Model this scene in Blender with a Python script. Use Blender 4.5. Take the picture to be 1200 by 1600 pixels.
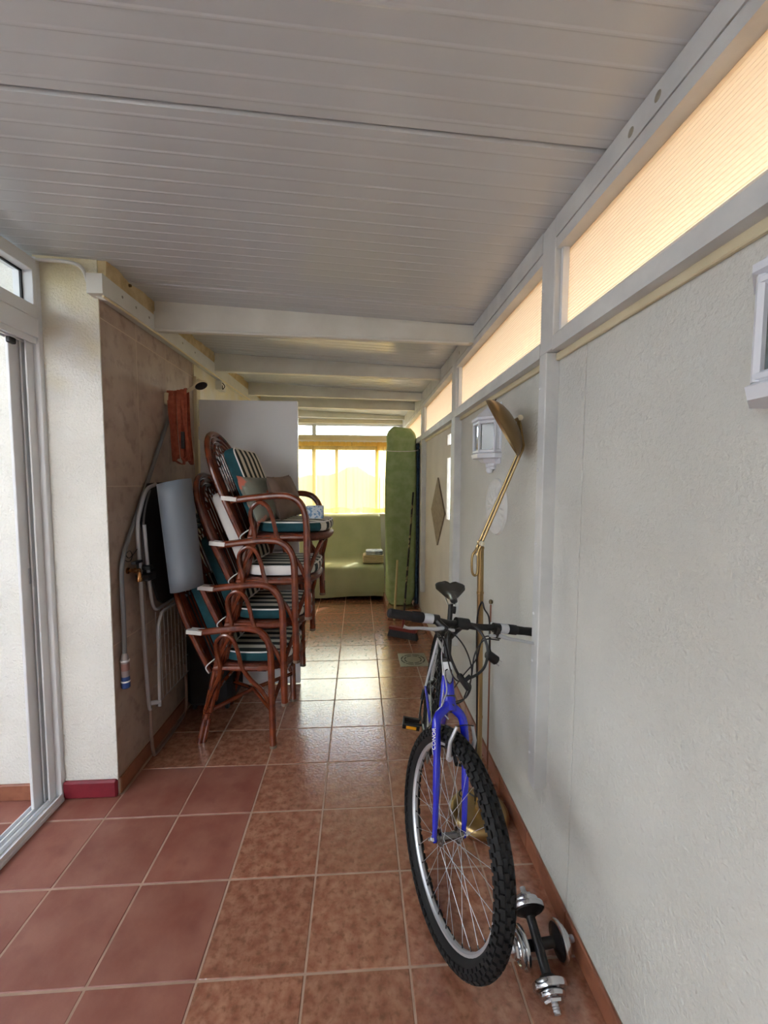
import bpy, math, random
from mathutils import Vector, Matrix
random.seed(7)
for o in list(bpy.data.objects): bpy.data.objects.remove(o)
SC = bpy.context.scene
COL = SC.collection
PI = math.pi
def R(a): return math.radians(a)

# ------------------------------------------------------------------ camera
CAM_H = 1.5
def cam_axes(yaw, pit, rol):
    cy, sy, cp, sp = math.cos(yaw), math.sin(yaw), math.cos(pit), math.sin(pit)
    f = Vector((sy*cp, cy*cp, -sp)); r = Vector((cy, -sy, 0)); u = r.cross(f)
    cr, sr = math.cos(rol), math.sin(rol)
    return cr*r + sr*u, -sr*r + cr*u, f
cr_, cu_, cf_ = cam_axes(.061896, .068511, .004026)
cam = bpy.data.cameras.new('camera'); cam_o = bpy.data.objects.new('camera', cam); COL.objects.link(cam_o)
m = Matrix.Identity(4)
for i in range(3):
    m[i][0] = cr_[i]; m[i][1] = cu_[i]; m[i][2] = -cf_[i]
m[2][3] = CAM_H
cam_o.matrix_world = m
cam.sensor_fit = 'VERTICAL'; cam.sensor_height = 24.0; cam.sensor_width = 18.0
cam.lens = 650.94/1600*24.0
cam.clip_start = .02; cam.clip_end = 2000
SC.camera = cam_o

# ------------------------------------------------------------------ sky, sun, exposure
SUN_DIR = Vector((.46, .62, .86)).normalized()      # towards the sun
W = bpy.data.worlds.new('sky'); SC.world = W; W.use_nodes = True
nt = W.node_tree; bg = nt.nodes['Background']
sky = nt.nodes.new('ShaderNodeTexSky'); sky.sky_type = 'NISHITA'; sky.sun_disc = False
sky.sun_elevation = math.asin(SUN_DIR.z); sky.sun_rotation = math.atan2(SUN_DIR.x, SUN_DIR.y)
sky.air_density = 1.0; sky.dust_density = 1.6; sky.ozone_density = 1.0
nt.links.new(sky.outputs[0], bg.inputs[0]); bg.inputs[1].default_value = 1.0
sl = bpy.data.lights.new('sun', 'SUN'); sl.energy = 1.9; sl.angle = R(.6); sl.color = (1, .95, .88)
so = bpy.data.objects.new('sun', sl); COL.objects.link(so)
so.rotation_euler = SUN_DIR.to_track_quat('Z', 'Y').to_euler(); so.location = (8, 4, 8)
SC.view_settings.view_transform = 'Standard'; SC.view_settings.look = 'None'
SC.view_settings.exposure = 1.5; SC.view_settings.gamma = 1; SC.view_settings.use_curve_mapping = False

# ------------------------------------------------------------------ materials
def lin(c):
    o = []
    for v in c[:3]:
        v = v/255
        o.append(v/12.92 if v <= .04045 else ((v+.055)/1.055)**2.4)
    return (*o, 1)
MATS = {}
def M(name, c1, c2=None, scale=6, rough=.5, metal=0, bump=0, bscale=80, rnd=0, detail=4, stretch=None, coat=0, spec=.5, lo=.35, hi=.65, coord='Object', bdist=.004):
    if name in MATS: return MATS[name]
    mt = bpy.data.materials.new(name); mt.use_nodes = True
    n = mt.node_tree.nodes; l = mt.node_tree.links; b = n['Principled BSDF']
    b.inputs['Roughness'].default_value = rough; b.inputs['Metallic'].default_value = metal
    b.inputs['Specular IOR Level'].default_value = spec; b.inputs['Coat Weight'].default_value = coat; b.inputs['Coat Roughness'].default_value = .09; b.inputs['Coat IOR'].default_value = 1.6
    b.inputs['Base Color'].default_value = lin(c1)
    tc = n.new('ShaderNodeTexCoord'); vec = tc.outputs[coord]
    if rnd:
        oi = n.new('ShaderNodeObjectInfo'); ad = n.new('ShaderNodeVectorMath'); ad.operation = 'MULTIPLY_ADD'
        cx = n.new('ShaderNodeCombineXYZ'); l.new(oi.outputs['Random'], cx.inputs[0]); l.new(oi.outputs['Random'], cx.inputs[1])
        ad.inputs[1].default_value = (37, 53, 0); l.new(cx.outputs[0], ad.inputs[0]); l.new(vec, ad.inputs[2]); vec = ad.outputs[0]
    if stretch:
        mp = n.new('ShaderNodeMapping'); mp.inputs['Scale'].default_value = stretch; l.new(vec, mp.inputs[0]); vec = mp.outputs[0]
    if c2:
        nz = n.new('ShaderNodeTexNoise'); nz.inputs['Scale'].default_value = scale; nz.inputs['Detail'].default_value = detail
        l.new(vec, nz.inputs['Vector'])
        rp = n.new('ShaderNodeValToRGB'); rp.color_ramp.elements[0].position = lo; rp.color_ramp.elements[1].position = hi
        rp.color_ramp.elements[0].color = lin(c1); rp.color_ramp.elements[1].color = lin(c2)
        l.new(nz.outputs['Fac'], rp.inputs[0]); out = rp.outputs[0]
        if rnd:
            hs = n.new('ShaderNodeHueSaturation'); mr = n.new('ShaderNodeMapRange')
            mr.inputs[3].default_value = 1-rnd; mr.inputs[4].default_value = 1+rnd
            l.new(oi.outputs['Random'], mr.inputs[0]); l.new(mr.outputs[0], hs.inputs['Value']); l.new(out, hs.inputs['Color']); out = hs.outputs[0]
        l.new(out, b.inputs['Base Color'])
    if bump:
        nb = n.new('ShaderNodeTexNoise'); nb.inputs['Scale'].default_value = bscale; nb.inputs['Detail'].default_value = 3
        l.new(vec, nb.inputs['Vector'])
        bp = n.new('ShaderNodeBump'); bp.inputs['Strength'].default_value = bump; bp.inputs['Distance'].default_value = bdist
        l.new(nb.outputs['Fac'], bp.inputs['Height']); l.new(bp.outputs[0], b.inputs['Normal'])
        if coat: l.new(bp.outputs[0], b.inputs['Coat Normal'])
    MATS[name] = mt
    return mt
def two_layer(mt, c3, scale, lo, hi, fac=1.0):
    """mixes a second noise colour over a material's base colour"""
    n = mt.node_tree.nodes; l = mt.node_tree.links; b = n['Principled BSDF']
    src = b.inputs['Base Color'].links[0].from_socket if b.inputs['Base Color'].is_linked else None
    tc = n.new('ShaderNodeTexCoord'); nz = n.new('ShaderNodeTexNoise'); nz.inputs['Scale'].default_value = scale; nz.inputs['Detail'].default_value = 6
    l.new(tc.outputs['Object'], nz.inputs['Vector'])
    mr = n.new('ShaderNodeMapRange'); mr.inputs[1].default_value = lo; mr.inputs[2].default_value = hi; mr.inputs[4].default_value = fac
    l.new(nz.outputs['Fac'], mr.inputs[0])
    mx = n.new('ShaderNodeMix'); mx.data_type = 'RGBA'; l.new(mr.outputs[0], mx.inputs['Factor'])
    if src: l.new(src, mx.inputs['A'])
    else: mx.inputs['A'].default_value = b.inputs['Base Color'].default_value
    mx.inputs['B'].default_value = lin(c3); l.new(mx.outputs['Result'], b.inputs['Base Color'])
    return mt

tile_brown = two_layer(M('tile_brown', (145, 91, 70), (176, 124, 99), 26, rough=.2, bump=.45, bscale=80, spec=.6, coat=1, rnd=.07, detail=10, bdist=.0025), (114, 76, 54), 50, .5, .72, .7)
tile_red = two_layer(M('tile_red', (136, 80, 66), (154, 102, 86), 6, rough=.42, bump=.15, bscale=50, rnd=.06, detail=5), (124, 70, 58), 9, .5, .75, .8)
grout = M('grout', (186, 154, 134), (166, 136, 116), 12, rough=.9)
stucco_r = M('stucco_cream', (216, 215, 207), (208, 207, 199), 3, rough=.85, bump=.9, bscale=95, bdist=.005)
stucco_w = M('stucco_white', (238, 236, 228), (228, 226, 216), 3, rough=.9, bump=1, bscale=95, bdist=.006)
plain_r = M('painted_board', (216, 208, 196), (208, 200, 188), 4, rough=.7)
wall_tile = two_layer(M('taupe_tile', (172, 150, 134), (188, 168, 152), 7, rough=.4, rnd=.04, detail=8), (146, 124, 108), 16, .52, .72, .8)
wgrout = M('wall_grout', (208, 190, 170), rough=.9)
base_tile = two_layer(M('baseboard_tile', (142, 88, 66), (164, 106, 80), 10, rough=.4, rnd=.06), (120, 70, 50), 20, .5, .75, .7)
base_red = M('red_baseboard', (138, 34, 48), (120, 30, 42), 12, rough=.5)
white_alu = M('white_aluminium', (232, 233, 234), rough=.35)
white_wood = M('white_painted_wood', (228, 226, 216), (216, 213, 202), 5, rough=.5, stretch=(1, 1, 1))
grey_wood = M('grey_white_wood', (220, 220, 217), (203, 204, 203), 6, rough=.55, bump=.3, bscale=40)
cream_wood = M('cream_wood', (226, 214, 180), (214, 200, 164), 6, rough=.7)
foam = M('yellowed_foam', (228, 206, 160), (204, 178, 128), 14, rough=.95, bump=.8, bscale=60)
panel = M('roof_panel_white', (208, 211, 212), rough=.22)
door_w = M('door_white', (240, 242, 246), rough=.35)
cane = two_layer(M('varnished_cane', (128, 58, 30), (90, 36, 18), 14, rough=.25, coat=.5), (150, 84, 50), 40, .62, .8, .7)
weave = M('cane_weave', (112, 52, 30), (78, 32, 18), 90, rough=.5, bump=.6, bscale=160)
teal = M('teal_cloth', (22, 76, 84), (18, 62, 70), 20, rough=.9)
whitecloth = M('white_cloth', (232, 230, 226), rough=.9)
darkcloth = M('dark_green_cloth', (24, 40, 36), rough=.9)
black = M('black_plastic', (18, 18, 20), rough=.45)
rubber = M('tyre_rubber', (15, 15, 16), (22, 22, 24), 30, rough=.75)
chrome = M('chrome', (210, 212, 216), rough=.18, metal=1)
alu = M('brushed_aluminium', (196, 198, 202), rough=.35, metal=.6)
blue = M('blue_paint', (22, 34, 190), rough=.22, coat=.6)
silver_paint = M('silver_paint', (214, 218, 224), rough=.25, metal=.3, coat=.4)
brass = M('satin_brass', (172, 146, 102), rough=.3, metal=1)
brass_d = M('bronze_lacquer', (142, 118, 82), rough=.35, metal=.85)
copper = M('copper_rod', (150, 104, 84), rough=.35, metal=.9)
cream_pl = M('cream_plastic', (224, 208, 170), rough=.4)
greymat = M('grey_foam_mat', (108, 115, 124), rough=.5)
blackmat = M('black_foam_mat', (16, 17, 19), rough=.7)
hose_g = M('grey_hose', (112, 112, 114), rough=.4)
bluepl = M('blue_plastic', (44, 72, 130), rough=.45)
orange = M('orange_strap', (190, 100, 74), (160, 76, 54), 30, rough=.8)
rackm = M('rack_enamel', (176, 176, 178), rough=.4, metal=.2)
sheetg = M('green_sheet', (178, 180, 146), (166, 170, 136), 4, rough=.9, bump=.15, bscale=10)
sheetm = M('green_mattress_sheet', (168, 186, 136), (148, 170, 116), 14, rough=.95)
bluemat = M('blue_patterned_ticking', (24, 44, 74), (54, 84, 110), 40, rough=.8)
towel1 = M('beige_towel', (196, 176, 140), rough=.95, bump=.4, bscale=200)
towel2 = M('white_blue_towel', (206, 210, 208), (120, 132, 148), 14, rough=.95)
pillow_g = two_layer(M('grey_floral_cloth', (122, 124, 112), (134, 136, 124), 12, rough=.9), (206, 120, 100), 11, .57, .62, 1)
pillow_b = M('brown_cloth', (124, 104, 92), (104, 90, 80), 10, rough=.9)
boxm = M('blue_print_card', (214, 222, 230), (120, 158, 196), 60, rough=.6, lo=.5, hi=.56)
plasterw = M('plaster_white', (224, 224, 220), rough=.7)
stone = M('brown_stone', (150, 132, 108), (128, 110, 88), 30, rough=.8, bump=.4, bscale=120)
drain_m = M('drain_steel', (176, 170, 154), rough=.35, metal=.6)
dark = M('dark_slot', (12, 11, 10), rough=.9)
suit = M('black_bag_cloth', (14, 14, 16), rough=.8)
redpl = M('red_plastic', (128, 44, 40), rough=.4)
broomp = two_layer(M('black_pole', (22, 22, 20), rough=.35), (150, 140, 100), 14, .56, .6, 1)
amber = M('amber_reflector', (236, 160, 40), rough=.25)
hillm = M('dry_hillside', (124, 102, 68), (104, 86, 56), .02, rough=1, detail=8)
whitecap = M('ivory_knob', (240, 230, 204), rough=.3)
wire_w = M('white_cable', (226, 224, 214), rough=.5)
stain = M('stain_dark', (120, 96, 56), rough=.9)

def striped(name, ca, cb, per, axis=1, off=0):
    mt = bpy.data.materials.new(name); mt.use_nodes = True
    n = mt.node_tree.nodes; l = mt.node_tree.links; b = n['Principled BSDF']; b.inputs['Roughness'].default_value = .9
    tc = n.new('ShaderNodeTexCoord'); sp = n.new('ShaderNodeSeparateXYZ'); l.new(tc.outputs['Object'], sp.inputs[0])
    ad = n.new('ShaderNodeMath'); ad.operation = 'MULTIPLY_ADD'; ad.inputs[1].default_value = 1/per; ad.inputs[2].default_value = 10+off
    l.new(sp.outputs[axis], ad.inputs[0])
    fr = n.new('ShaderNodeMath'); fr.operation = 'FRACT'; l.new(ad.outputs[0], fr.inputs[0])
    gt = n.new('ShaderNodeMath'); gt.operation = 'GREATER_THAN'; gt.inputs[1].default_value = .5; l.new(fr.outputs[0], gt.inputs[0])
    mx = n.new('ShaderNodeMix'); mx.data_type = 'RGBA'; mx.inputs['A'].default_value = lin(ca); mx.inputs['B'].default_value = lin(cb)
    l.new(gt.outputs[0], mx.inputs['Factor']); l.new(mx.outputs['Result'], b.inputs['Base Color'])
    return mt
stripes = striped('striped_cloth', (214, 208, 192), (26, 36, 32), .084)

def thin_cloth(name, col, transp, tcol, through=.6):
    mt = bpy.data.materials.new(name); mt.use_nodes = True
    n = mt.node_tree.nodes; l = mt.node_tree.links; n.remove(n['Principled BSDF'])
    o = n['Material Output']
    d = n.new('ShaderNodeBsdfDiffuse'); d.inputs[0].default_value = lin(col)
    t = n.new('ShaderNodeBsdfTranslucent'); t.inputs[0].default_value = lin(col)
    tr = n.new('ShaderNodeBsdfTransparent'); tr.inputs[0].default_value = lin(tcol)
    m1 = n.new('ShaderNodeMixShader'); m1.inputs[0].default_value = through; l.new(d.outputs[0], m1.inputs[1]); l.new(t.outputs[0], m1.inputs[2])
    m2 = n.new('ShaderNodeMixShader'); m2.inputs[0].default_value = transp; l.new(m1.outputs[0], m2.inputs[1]); l.new(tr.outputs[0], m2.inputs[2])
    l.new(m2.outputs[0], o.inputs[0])
    return mt
curtain_m = thin_cloth('yellow_sheer', (238, 214, 152), .64, (236, 220, 178), .32)
curtain_d = thin_cloth('yellow_sheer_bunched', (244, 214, 134), .12, (255, 236, 180), .75)
def polycarb():
    mt = thin_cloth('peach_polycarbonate', (240, 206, 164), .0, (255, 230, 200), .15)
    n = mt.node_tree.nodes; l = mt.node_tree.links
    for k in n:
        if k.type == 'MIX_SHADER' and not k.inputs[1].is_linked: pass
    return mt
poly_m = polycarb()
def glassy(name, tint, gloss=.08):
    mt = bpy.data.materials.new(name); mt.use_nodes = True
    n = mt.node_tree.nodes; l = mt.node_tree.links; n.remove(n['Principled BSDF']); o = n['Material Output']
    tr = n.new('ShaderNodeBsdfTransparent'); tr.inputs[0].default_value = tint
    g = n.new('ShaderNodeBsdfGlossy'); g.inputs['Roughness'].default_value = .02
    m1 = n.new('ShaderNodeMixShader'); lw = n.new('ShaderNodeLayerWeight'); lw.inputs[0].default_value = .5; f = n.new('ShaderNodeMath'); f.operation = 'POWER'; f.inputs[1].default_value = 4; l.new(lw.outputs['Facing'], f.inputs[0])
    l.new(f.outputs[0], m1.inputs[0]); l.new(tr.outputs[0], m1.inputs[1]); l.new(g.outputs[0], m1.inputs[2]); l.new(m1.outputs[0], o.inputs[0])
    return mt
glass = glassy('window_glass', (.96, .98, .98, 1))
lglass = M('lantern_glass', (96, 104, 100), rough=.05, spec=.9, coat=1)

# ------------------------------------------------------------------ mesh building
class MB:
    def __init__(s): s.v = []; s.f = []; s.mi = []
    def add(s, vs, fs, mi=0):
        b = len(s.v); s.v += [tuple(v) for v in vs]; s.f += [tuple(b+i for i in f) for f in fs]; s.mi += [mi]*len(fs); return s
    def box(s, x0, x1, y0, y1, z0, z1, mi=0):
        v = [(x, y, z) for z in (z0, z1) for y in (y0, y1) for x in (x0, x1)]
        return s.add(v, [(0, 2, 3, 1), (4, 5, 7, 6), (0, 1, 5, 4), (2, 6, 7, 3), (0, 4, 6, 2), (1, 3, 7, 5)], mi)
    def bbox(s, x0, x1, y0, y1, z0, z1, b=.003, mi=0):
        """box with chamfered edges"""
        P = []
        for sx, x in ((1, x0), (-1, x1)):
            for sy, y in ((1, y0), (-1, y1)):
                for sz, z in ((1, z0), (-1, z1)):
                    P += [(x, y+sy*b, z+sz*b), (x+sx*b, y, z+sz*b), (x+sx*b, y+sy*b, z)]
        I = lambda a, c, d, k: ((a*2+c)*2+d)*3+k
        F = []
        for a in (0, 1): F.append([I(a, 0, 0, 0), I(a, 0, 1, 0), I(a, 1, 1, 0), I(a, 1, 0, 0)][::(1 if a == 0 else -1)])
        for c in (0, 1): F.append([I(0, c, 0, 1), I(1, c, 0, 1), I(1, c, 1, 1), I(0, c, 1, 1)][::(1 if c == 0 else -1)])
        for d in (0, 1): F.append([I(0, 0, d, 2), I(0, 1, d, 2), I(1, 1, d, 2), I(1, 0, d, 2)][::(1 if d == 0 else -1)])
        for a in (0, 1):
            for c in (0, 1): F.append([I(a, c, 0, 0), I(a, c, 1, 0), I(a, c, 1, 1), I(a, c, 0, 1)][::(1 if a == c else -1)][::-1])
            for d in (0, 1): F.append([I(a, 0, d, 0), I(a, 1, d, 0), I(a, 1, d, 2), I(a, 0, d, 2)][::(1 if a == d else -1)])
        for c in (0, 1):
            for d in (0, 1): F.append([I(0, c, d, 1), I(1, c, d, 1), I(1, c, d, 2), I(0, c, d, 2)][::(1 if c == d else -1)][::-1])
        for a in (0, 1):
            for c in (0, 1):
                for d in (0, 1): F.append([I(a, c, d, 0), I(a, c, d, 1), I(a, c, d, 2)][::(1 if (a+c+d) % 2 == 0 else -1)])
        return s.add(P, F, mi)
    def obox(s, c, ax, ay, az, mi=0):
        """box from centre and three half-axis vectors"""
        c, ax, ay, az = map(Vector, (c, ax, ay, az))
        v = [c+ax*x+ay*y+az*z for z in (-1, 1) for y in (-1, 1) for x in (-1, 1)]
        return s.add(v, [(0, 2, 3, 1), (4, 5, 7, 6), (0, 1, 5, 4), (2, 6, 7, 3), (0, 4, 6, 2), (1, 3, 7, 5)], mi)
    def tube(s, pts, r, n=8, closed=False, cap=True, flat=None, mi=0):
        pts = [Vector(p) for p in pts]; N = len(pts)
        rs = r if isinstance(r, (list, tuple)) else [r]*N
        T = []
        for i in range(N):
            a = pts[(i-1) % N] if (closed or i > 0) else pts[i]; b = pts[(i+1) % N] if (closed or i < N-1) else pts[i]
            T.append((b-a).normalized())
        ref = Vector((0, 0, 1)) if abs(T[0].z) < .9 else Vector((1, 0, 0))
        if flat is not None: ref = Vector(flat)
        u = (ref - T[0]*ref.dot(T[0])).normalized(); V = []
        for i in range(N):
            u = (u - T[i]*u.dot(T[i]))
            if u.length < 1e-6: u = Vector((1, 0, 0)).cross(T[i])
            u.normalize(); w = T[i].cross(u)
            for k in range(n):
                a = 2*PI*k/n; V.append(pts[i] + (u*math.cos(a) + w*math.sin(a))*rs[i])
        F = []
        for i in range(N if closed else N-1):
            j = (i+1) % N
            for k in range(n): F.append((i*n+k, i*n+(k+1) % n, j*n+(k+1) % n, j*n+k))
        if cap and not closed: F.append(tuple(range(n))[::-1]); F.append(tuple((N-1)*n+k for k in range(n)))
        return s.add(V, F, mi)
    def ribbon(s, pts, wvec, w, t):
        """flat band along pts, width w along wvec, thickness t"""
        pts = [Vector(p) for p in pts]; wv = Vector(wvec).normalized()*(w/2); V = []; N = len(pts)
        for i in range(N):
            d = (pts[min(i+1, N-1)]-pts[max(i-1, 0)]).normalized(); nn = d.cross(wv.normalized()).normalized()*(t/2)
            V += [pts[i]+wv+nn, pts[i]-wv+nn, pts[i]-wv-nn, pts[i]+wv-nn]
        F = [(i*4+k, i*4+(k+1) % 4, i*4+4+(k+1) % 4, i*4+4+k) for i in range(N-1) for k in range(4)]
        F += [(3, 2, 1, 0), tuple((N-1)*4+k for k in range(4))]
        return s.add(V, F)
    def lathe(s, prof, c=(0, 0, 0), axis=(0, 0, 1), n=24, mi=0, arc=None):
        """prof: (radius, height) along axis"""
        ax = Vector(axis).normalized(); ref = Vector((1, 0, 0)) if abs(ax.x) < .9 else Vector((0, 1, 0))
        u = (ref-ax*ref.dot(ax)).normalized(); w = ax.cross(u); c = Vector(c); V = []
        for r, h in prof:
            for k in range(n):
                a = 2*PI*k/n; V.append(c+ax*h+(u*math.cos(a)+w*math.sin(a))*r)
        F = [(i*n+k, i*n+(k+1) % n, (i+1)*n+(k+1) % n, (i+1)*n+k) for i in range(len(prof)-1) for k in range(n)]
        if prof[0][0] > 1e-6: F.append(tuple(range(n))[::-1])
        if prof[-1][0] > 1e-6: F.append(tuple((len(prof)-1)*n+k for k in range(n)))
        return s.add(V, F, mi)
    def grid(s, fn, nu, nv, closed_u=False, mi=0):
        V = [fn(i/(nu if closed_u else nu-1), j/(nv-1)) for i in range(nu) for j in range(nv)]
        F = []
        for i in range(nu if closed_u else nu-1):
            k = (i+1) % nu
            for j in range(nv-1): F.append((i*nv+j, k*nv+j, k*nv+j+1, i*nv+j+1))
        return s.add(V, F, mi)
    def prism(s, poly, ext, mi=0):
        """poly: 3D points of a planar polygon, extruded by vector ext"""
        n = len(poly); P = [Vector(p) for p in poly]; e = Vector(ext)
        F = [tuple(range(n))[::-1], tuple(n+k for k in range(n))] + [(k, (k+1) % n, n+(k+1) % n, n+k) for k in range(n)]
        return s.add(P+[p+e for p in P], F, mi)
    def mesh(s, name, org=(0, 0, 0), mats=(), smooth=35):
        me = bpy.data.meshes.new(name); ox, oy, oz = org
        me.from_pydata([(x-ox, y-oy, z-oz) for x, y, z in s.v], [], s.f)
        for mt in mats: me.materials.append(mt)
        if len(mats) > 1: me.polygons.foreach_set('material_index', s.mi)
        me.validate(); me.update()
        import bmesh
        bm = bmesh.new(); bm.from_mesh(me); bmesh.ops.recalc_face_normals(bm, faces=bm.faces); bm.to_mesh(me); bm.free()
        if smooth:
            me.polygons.foreach_set('use_smooth', [True]*len(me.polygons)); me.set_sharp_from_angle(angle=R(smooth))
        return me
def link(name, data, parent=None, loc=(0, 0, 0)):
    o = bpy.data.objects.new(name, data); COL.objects.link(o); o.location = loc
    if parent: o.parent = parent
    return o
def tag(o, label, cat, group=None):
    o['label'] = label; o['category'] = cat
    if group: o['group'] = group
    return o
class Thing:
    def __init__(s, name, label, cat, loc=(0, 0, 0), group=None):
        s.loc = loc; s.o = link(name, None, None, loc); tag(s.o, label, cat, group)
        s.o.empty_display_size = .05
    def part(s, name, mb, mats, parent=None, smooth=35, label=None, kind=None):
        mats = mats if isinstance(mats, (list, tuple)) else (mats,)
        o = link(name, mb.mesh(name, s.loc, mats, smooth), parent or s.o)
        if label: o['label'] = label
        if kind: o['kind'] = kind
        return o
def single(name, mb, mats, label, cat, loc=(0, 0, 0), group=None, smooth=35):
    mats = mats if isinstance(mats, (list, tuple)) else (mats,)
    o = link(name, mb.mesh(name, loc, mats, smooth), None, loc); tag(o, label, cat, group); return o
def struct(name, mb, mats, label, cat='wall', loc=(0, 0, 0), smooth=35):
    o = single(name, mb, mats, label, cat, loc, None, smooth); o['kind'] = 'structure'; return o
def sub(name, mb, mats, parent, org=(0, 0, 0), smooth=35, label=None, kind=None):
    mats = mats if isinstance(mats, (list, tuple)) else (mats,)
    o = link(name, mb.mesh(name, org, mats, smooth), parent)
    if label: o['label'] = label
    if kind: o['kind'] = kind
    return o
def smoothpath(pts, k=6, closed=False):
    """Catmull-Rom through the points"""
    P = [Vector(p) for p in pts]; N = len(P); out = []
    for i in range(N if closed else N-1):
        p0 = P[(i-1) % N] if (closed or i > 0) else P[0]*2-P[1]; p1 = P[i]; p2 = P[(i+1) % N]
        p3 = P[(i+2) % N] if (closed or i < N-2) else P[-1]*2-P[-2]
        for j in range(k):
            t = j/k
            out.append(.5*((2*p1)+(p2-p0)*t+(2*p0-5*p1+4*p2-p3)*t*t+(3*p1-p0-3*p2+p3)*t**3))
    if not closed: out.append(P[-1])
    return out

# ================================================================== SETTING
XR, XF, XL, YP, YE = .70, .652, -1.15, 1.98, 6.2
T0x, T0y, TP = -.4867, 1.189, .3235
def ceil_z(x, y): return 2.385 + .047*(.652-x) + .015*(y-1.5)

# ---- floor: grout bed and one object per tile
floor = struct('floor', MB().box(-3.4, .76, -2.1, 6.3, -.12, -.0016), grout, 'tiled terrace floor of brown and red square tiles', 'floor')
def tile_mesh(w, h, mt, nm):
    g = .0035
    return MB().bbox(g, w-g, g, h-g, -.02, 0, .0018).mesh(nm, (0, 0, 0), (mt,), 0)
tm_b = tile_mesh(TP, TP, tile_brown, 'tile'); tm_r = tile_mesh(TP, TP, tile_red, 'tile')
tm_bn = tile_mesh(XR+.01-(T0x+3*TP+TP*0)-.0, TP, tile_brown, 'tile'); 
wn = .71-(T0x+3*TP)
tm_bn = tile_mesh(wn, TP, tile_brown, 'tile'); tm_rc = tile_mesh(TP, YP-(T0y+2*TP)+.004, tile_red, 'tile')
tm_be = tile_mesh(TP, .16, tile_brown, 'tile'); tm_bne = tile_mesh(wn, .16, tile_brown, 'tile')
def put_tile(me, x, y):
    o = link('tile', me, floor, (x, y, random.uniform(-.0002, .0003)))
    o.rotation_euler = (random.uniform(-.0012, .0012), random.uniform(-.0012, .0012), 0)
for r in range(-9, 16):
    y = T0y+r*TP
    for c in range(-6, 4):
        x = T0x+c*TP
        if c < -2 and (r > 2 or r < -4): continue
        if c == -3 and r > 2: continue
        last = r == 15
        if r > 2 or c >= 0:
            put_tile({(0, 0): tm_b, (1, 0): tm_bn, (0, 1): tm_be, (1, 1): tm_bne}[(int(c == 3), int(last))], x, y)
        elif r == 2 and c <= -3: put_tile(tm_rc, x, y)
        else: put_tile(tm_r, x, y)

# ---- ceiling: roof deck with ribbed sandwich panels below it
def slab(x0, x1, y0, y1, a, b):
    mb = MB(); P = [(x, y, ceil_z(x, y)+k) for k in (a, b) for y in (y0, y1) for x in (x0, x1)]
    return mb.add(P, [(0, 2, 3, 1), (4, 5, 7, 6), (0, 1, 5, 4), (2, 6, 7, 3), (0, 4, 6, 2), (1, 3, 7, 5)])
ceiling = struct('ceiling', slab(-1.6, .95, -2.1, 6.45, .04, .1), panel, 'white ribbed sandwich panel roof sloping down to the right', 'ceiling')
joints = [-1.99, -.94, .10, 1.128, 2.18, 3.23, 4.28, 5.33, 6.4]
for j in range(len(joints)-1):
    a, b = joints[j]+.005, joints[j+1]-.005
    prof = [(a, .008)]; n = 17; st = (b-a-.012)/n
    prof.append((a+.004, 0))
    for k in range(n):
        y = a+.006+k*st
        prof += [(y+st*.40, 0), (y+st*.47, -.0015), (y+st*.53, -.0015), (y+st*.60, 0)]
    prof += [(b-.004, 0), (b, .008)]
    x0, x1 = -1.58, .70
    V = []; F = []
    for (y, h) in prof: V += [(x0, y, ceil_z(x0, y)+h), (x1, y, ceil_z(x1, y)+h)]
    V += [(x0, b, ceil_z(x0, b)+.039), (x1, b, ceil_z(x1, b)+.039), (x0, a, ceil_z(x0, a)+.039), (x1, a, ceil_z(x1, a)+.039)]
    nn = len(prof)
    for i in range(nn+1): F.append((2*i, 2*i+1, 2*i+3, 2*i+2))
    F.append((2*nn+2, 2*nn+3, 1, 0))
    F.append(tuple(2*i for i in range(nn+2))); F.append(tuple(2*i+1 for i in range(nn+2))[::-1])
    sub('panel', MB().add(V, F), panel, ceiling, smooth=0)

# ---- right wall
bk = MB(); bk.box(.722, .78, -2.0, 3.15, 0, 2.04); bk.box(.722, .78, 3.75, 6.3, 0, 2.04)
bk.box(.722, .78, 3.15, 3.75, 0, 1.22); bk.box(.722, .78, 3.15, 3.75, 1.92, 2.04)
wall_right = struct('wall_right', bk, plasterw, 'long cream stuccoed parapet wall along the right side')
for nm, y0, y1, mt in (('panel', -2.0, 1.268, stucco_r), ('panel', 1.272, 1.47, stucco_r), ('panel', 1.47, 3.15, stucco_r), ('panel', 3.27, 4.32, plain_r), ('panel', 4.322, 6.2, plain_r)):
    sub(nm, MB().bbox(XR, .722, y0, y1, 0, 1.955, .002), mt, wall_right, smooth=0)
sub('panel', MB().box(XR, .722, 3.15, 3.27, 0, 1.22).box(XR, .722, 3.15, 3.27, 1.88, 1.955).box(XR, .722, 3.15, 3.27, 1.70, 1.80), plain_r, wall_right, smooth=0)
sub('sun_stop_sheet', MB().box(.778, .782, 3.12, 3.78, 1.2, 1.94), thin_cloth('white_slit_sheet', (244, 244, 240), 0, (255, 255, 255), .7), wall_right, smooth=0)  # added translucent sheet that stops the sun beam through the wall slit
cream_tr = MB()
for y0, y1 in ((-2.0, 1.443), (1.499, 2.822), (2.922, 4.284), (4.36, 6.2)):
    cream_tr.bbox(.686, .70, y0, y1, 1.928, 1.954, .003)
sub('picture_rail', cream_tr, cream_wood, wall_right)
bb = struct('baseboard_right', MB().box(.694, .70, -2.0, 4.5, 0, .072), grout, 'brown tiled baseboard along the right wall', 'baseboard')
y = -1.98
bbm = MB().bbox(.688, .697, .002, TP-.002, .001, .075, .002).mesh('tile', (0, 0, 0), (base_tile,), 0)
while y < 4.2:
    link('tile', bbm, bb, (0, y, 0)); y += TP
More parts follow.
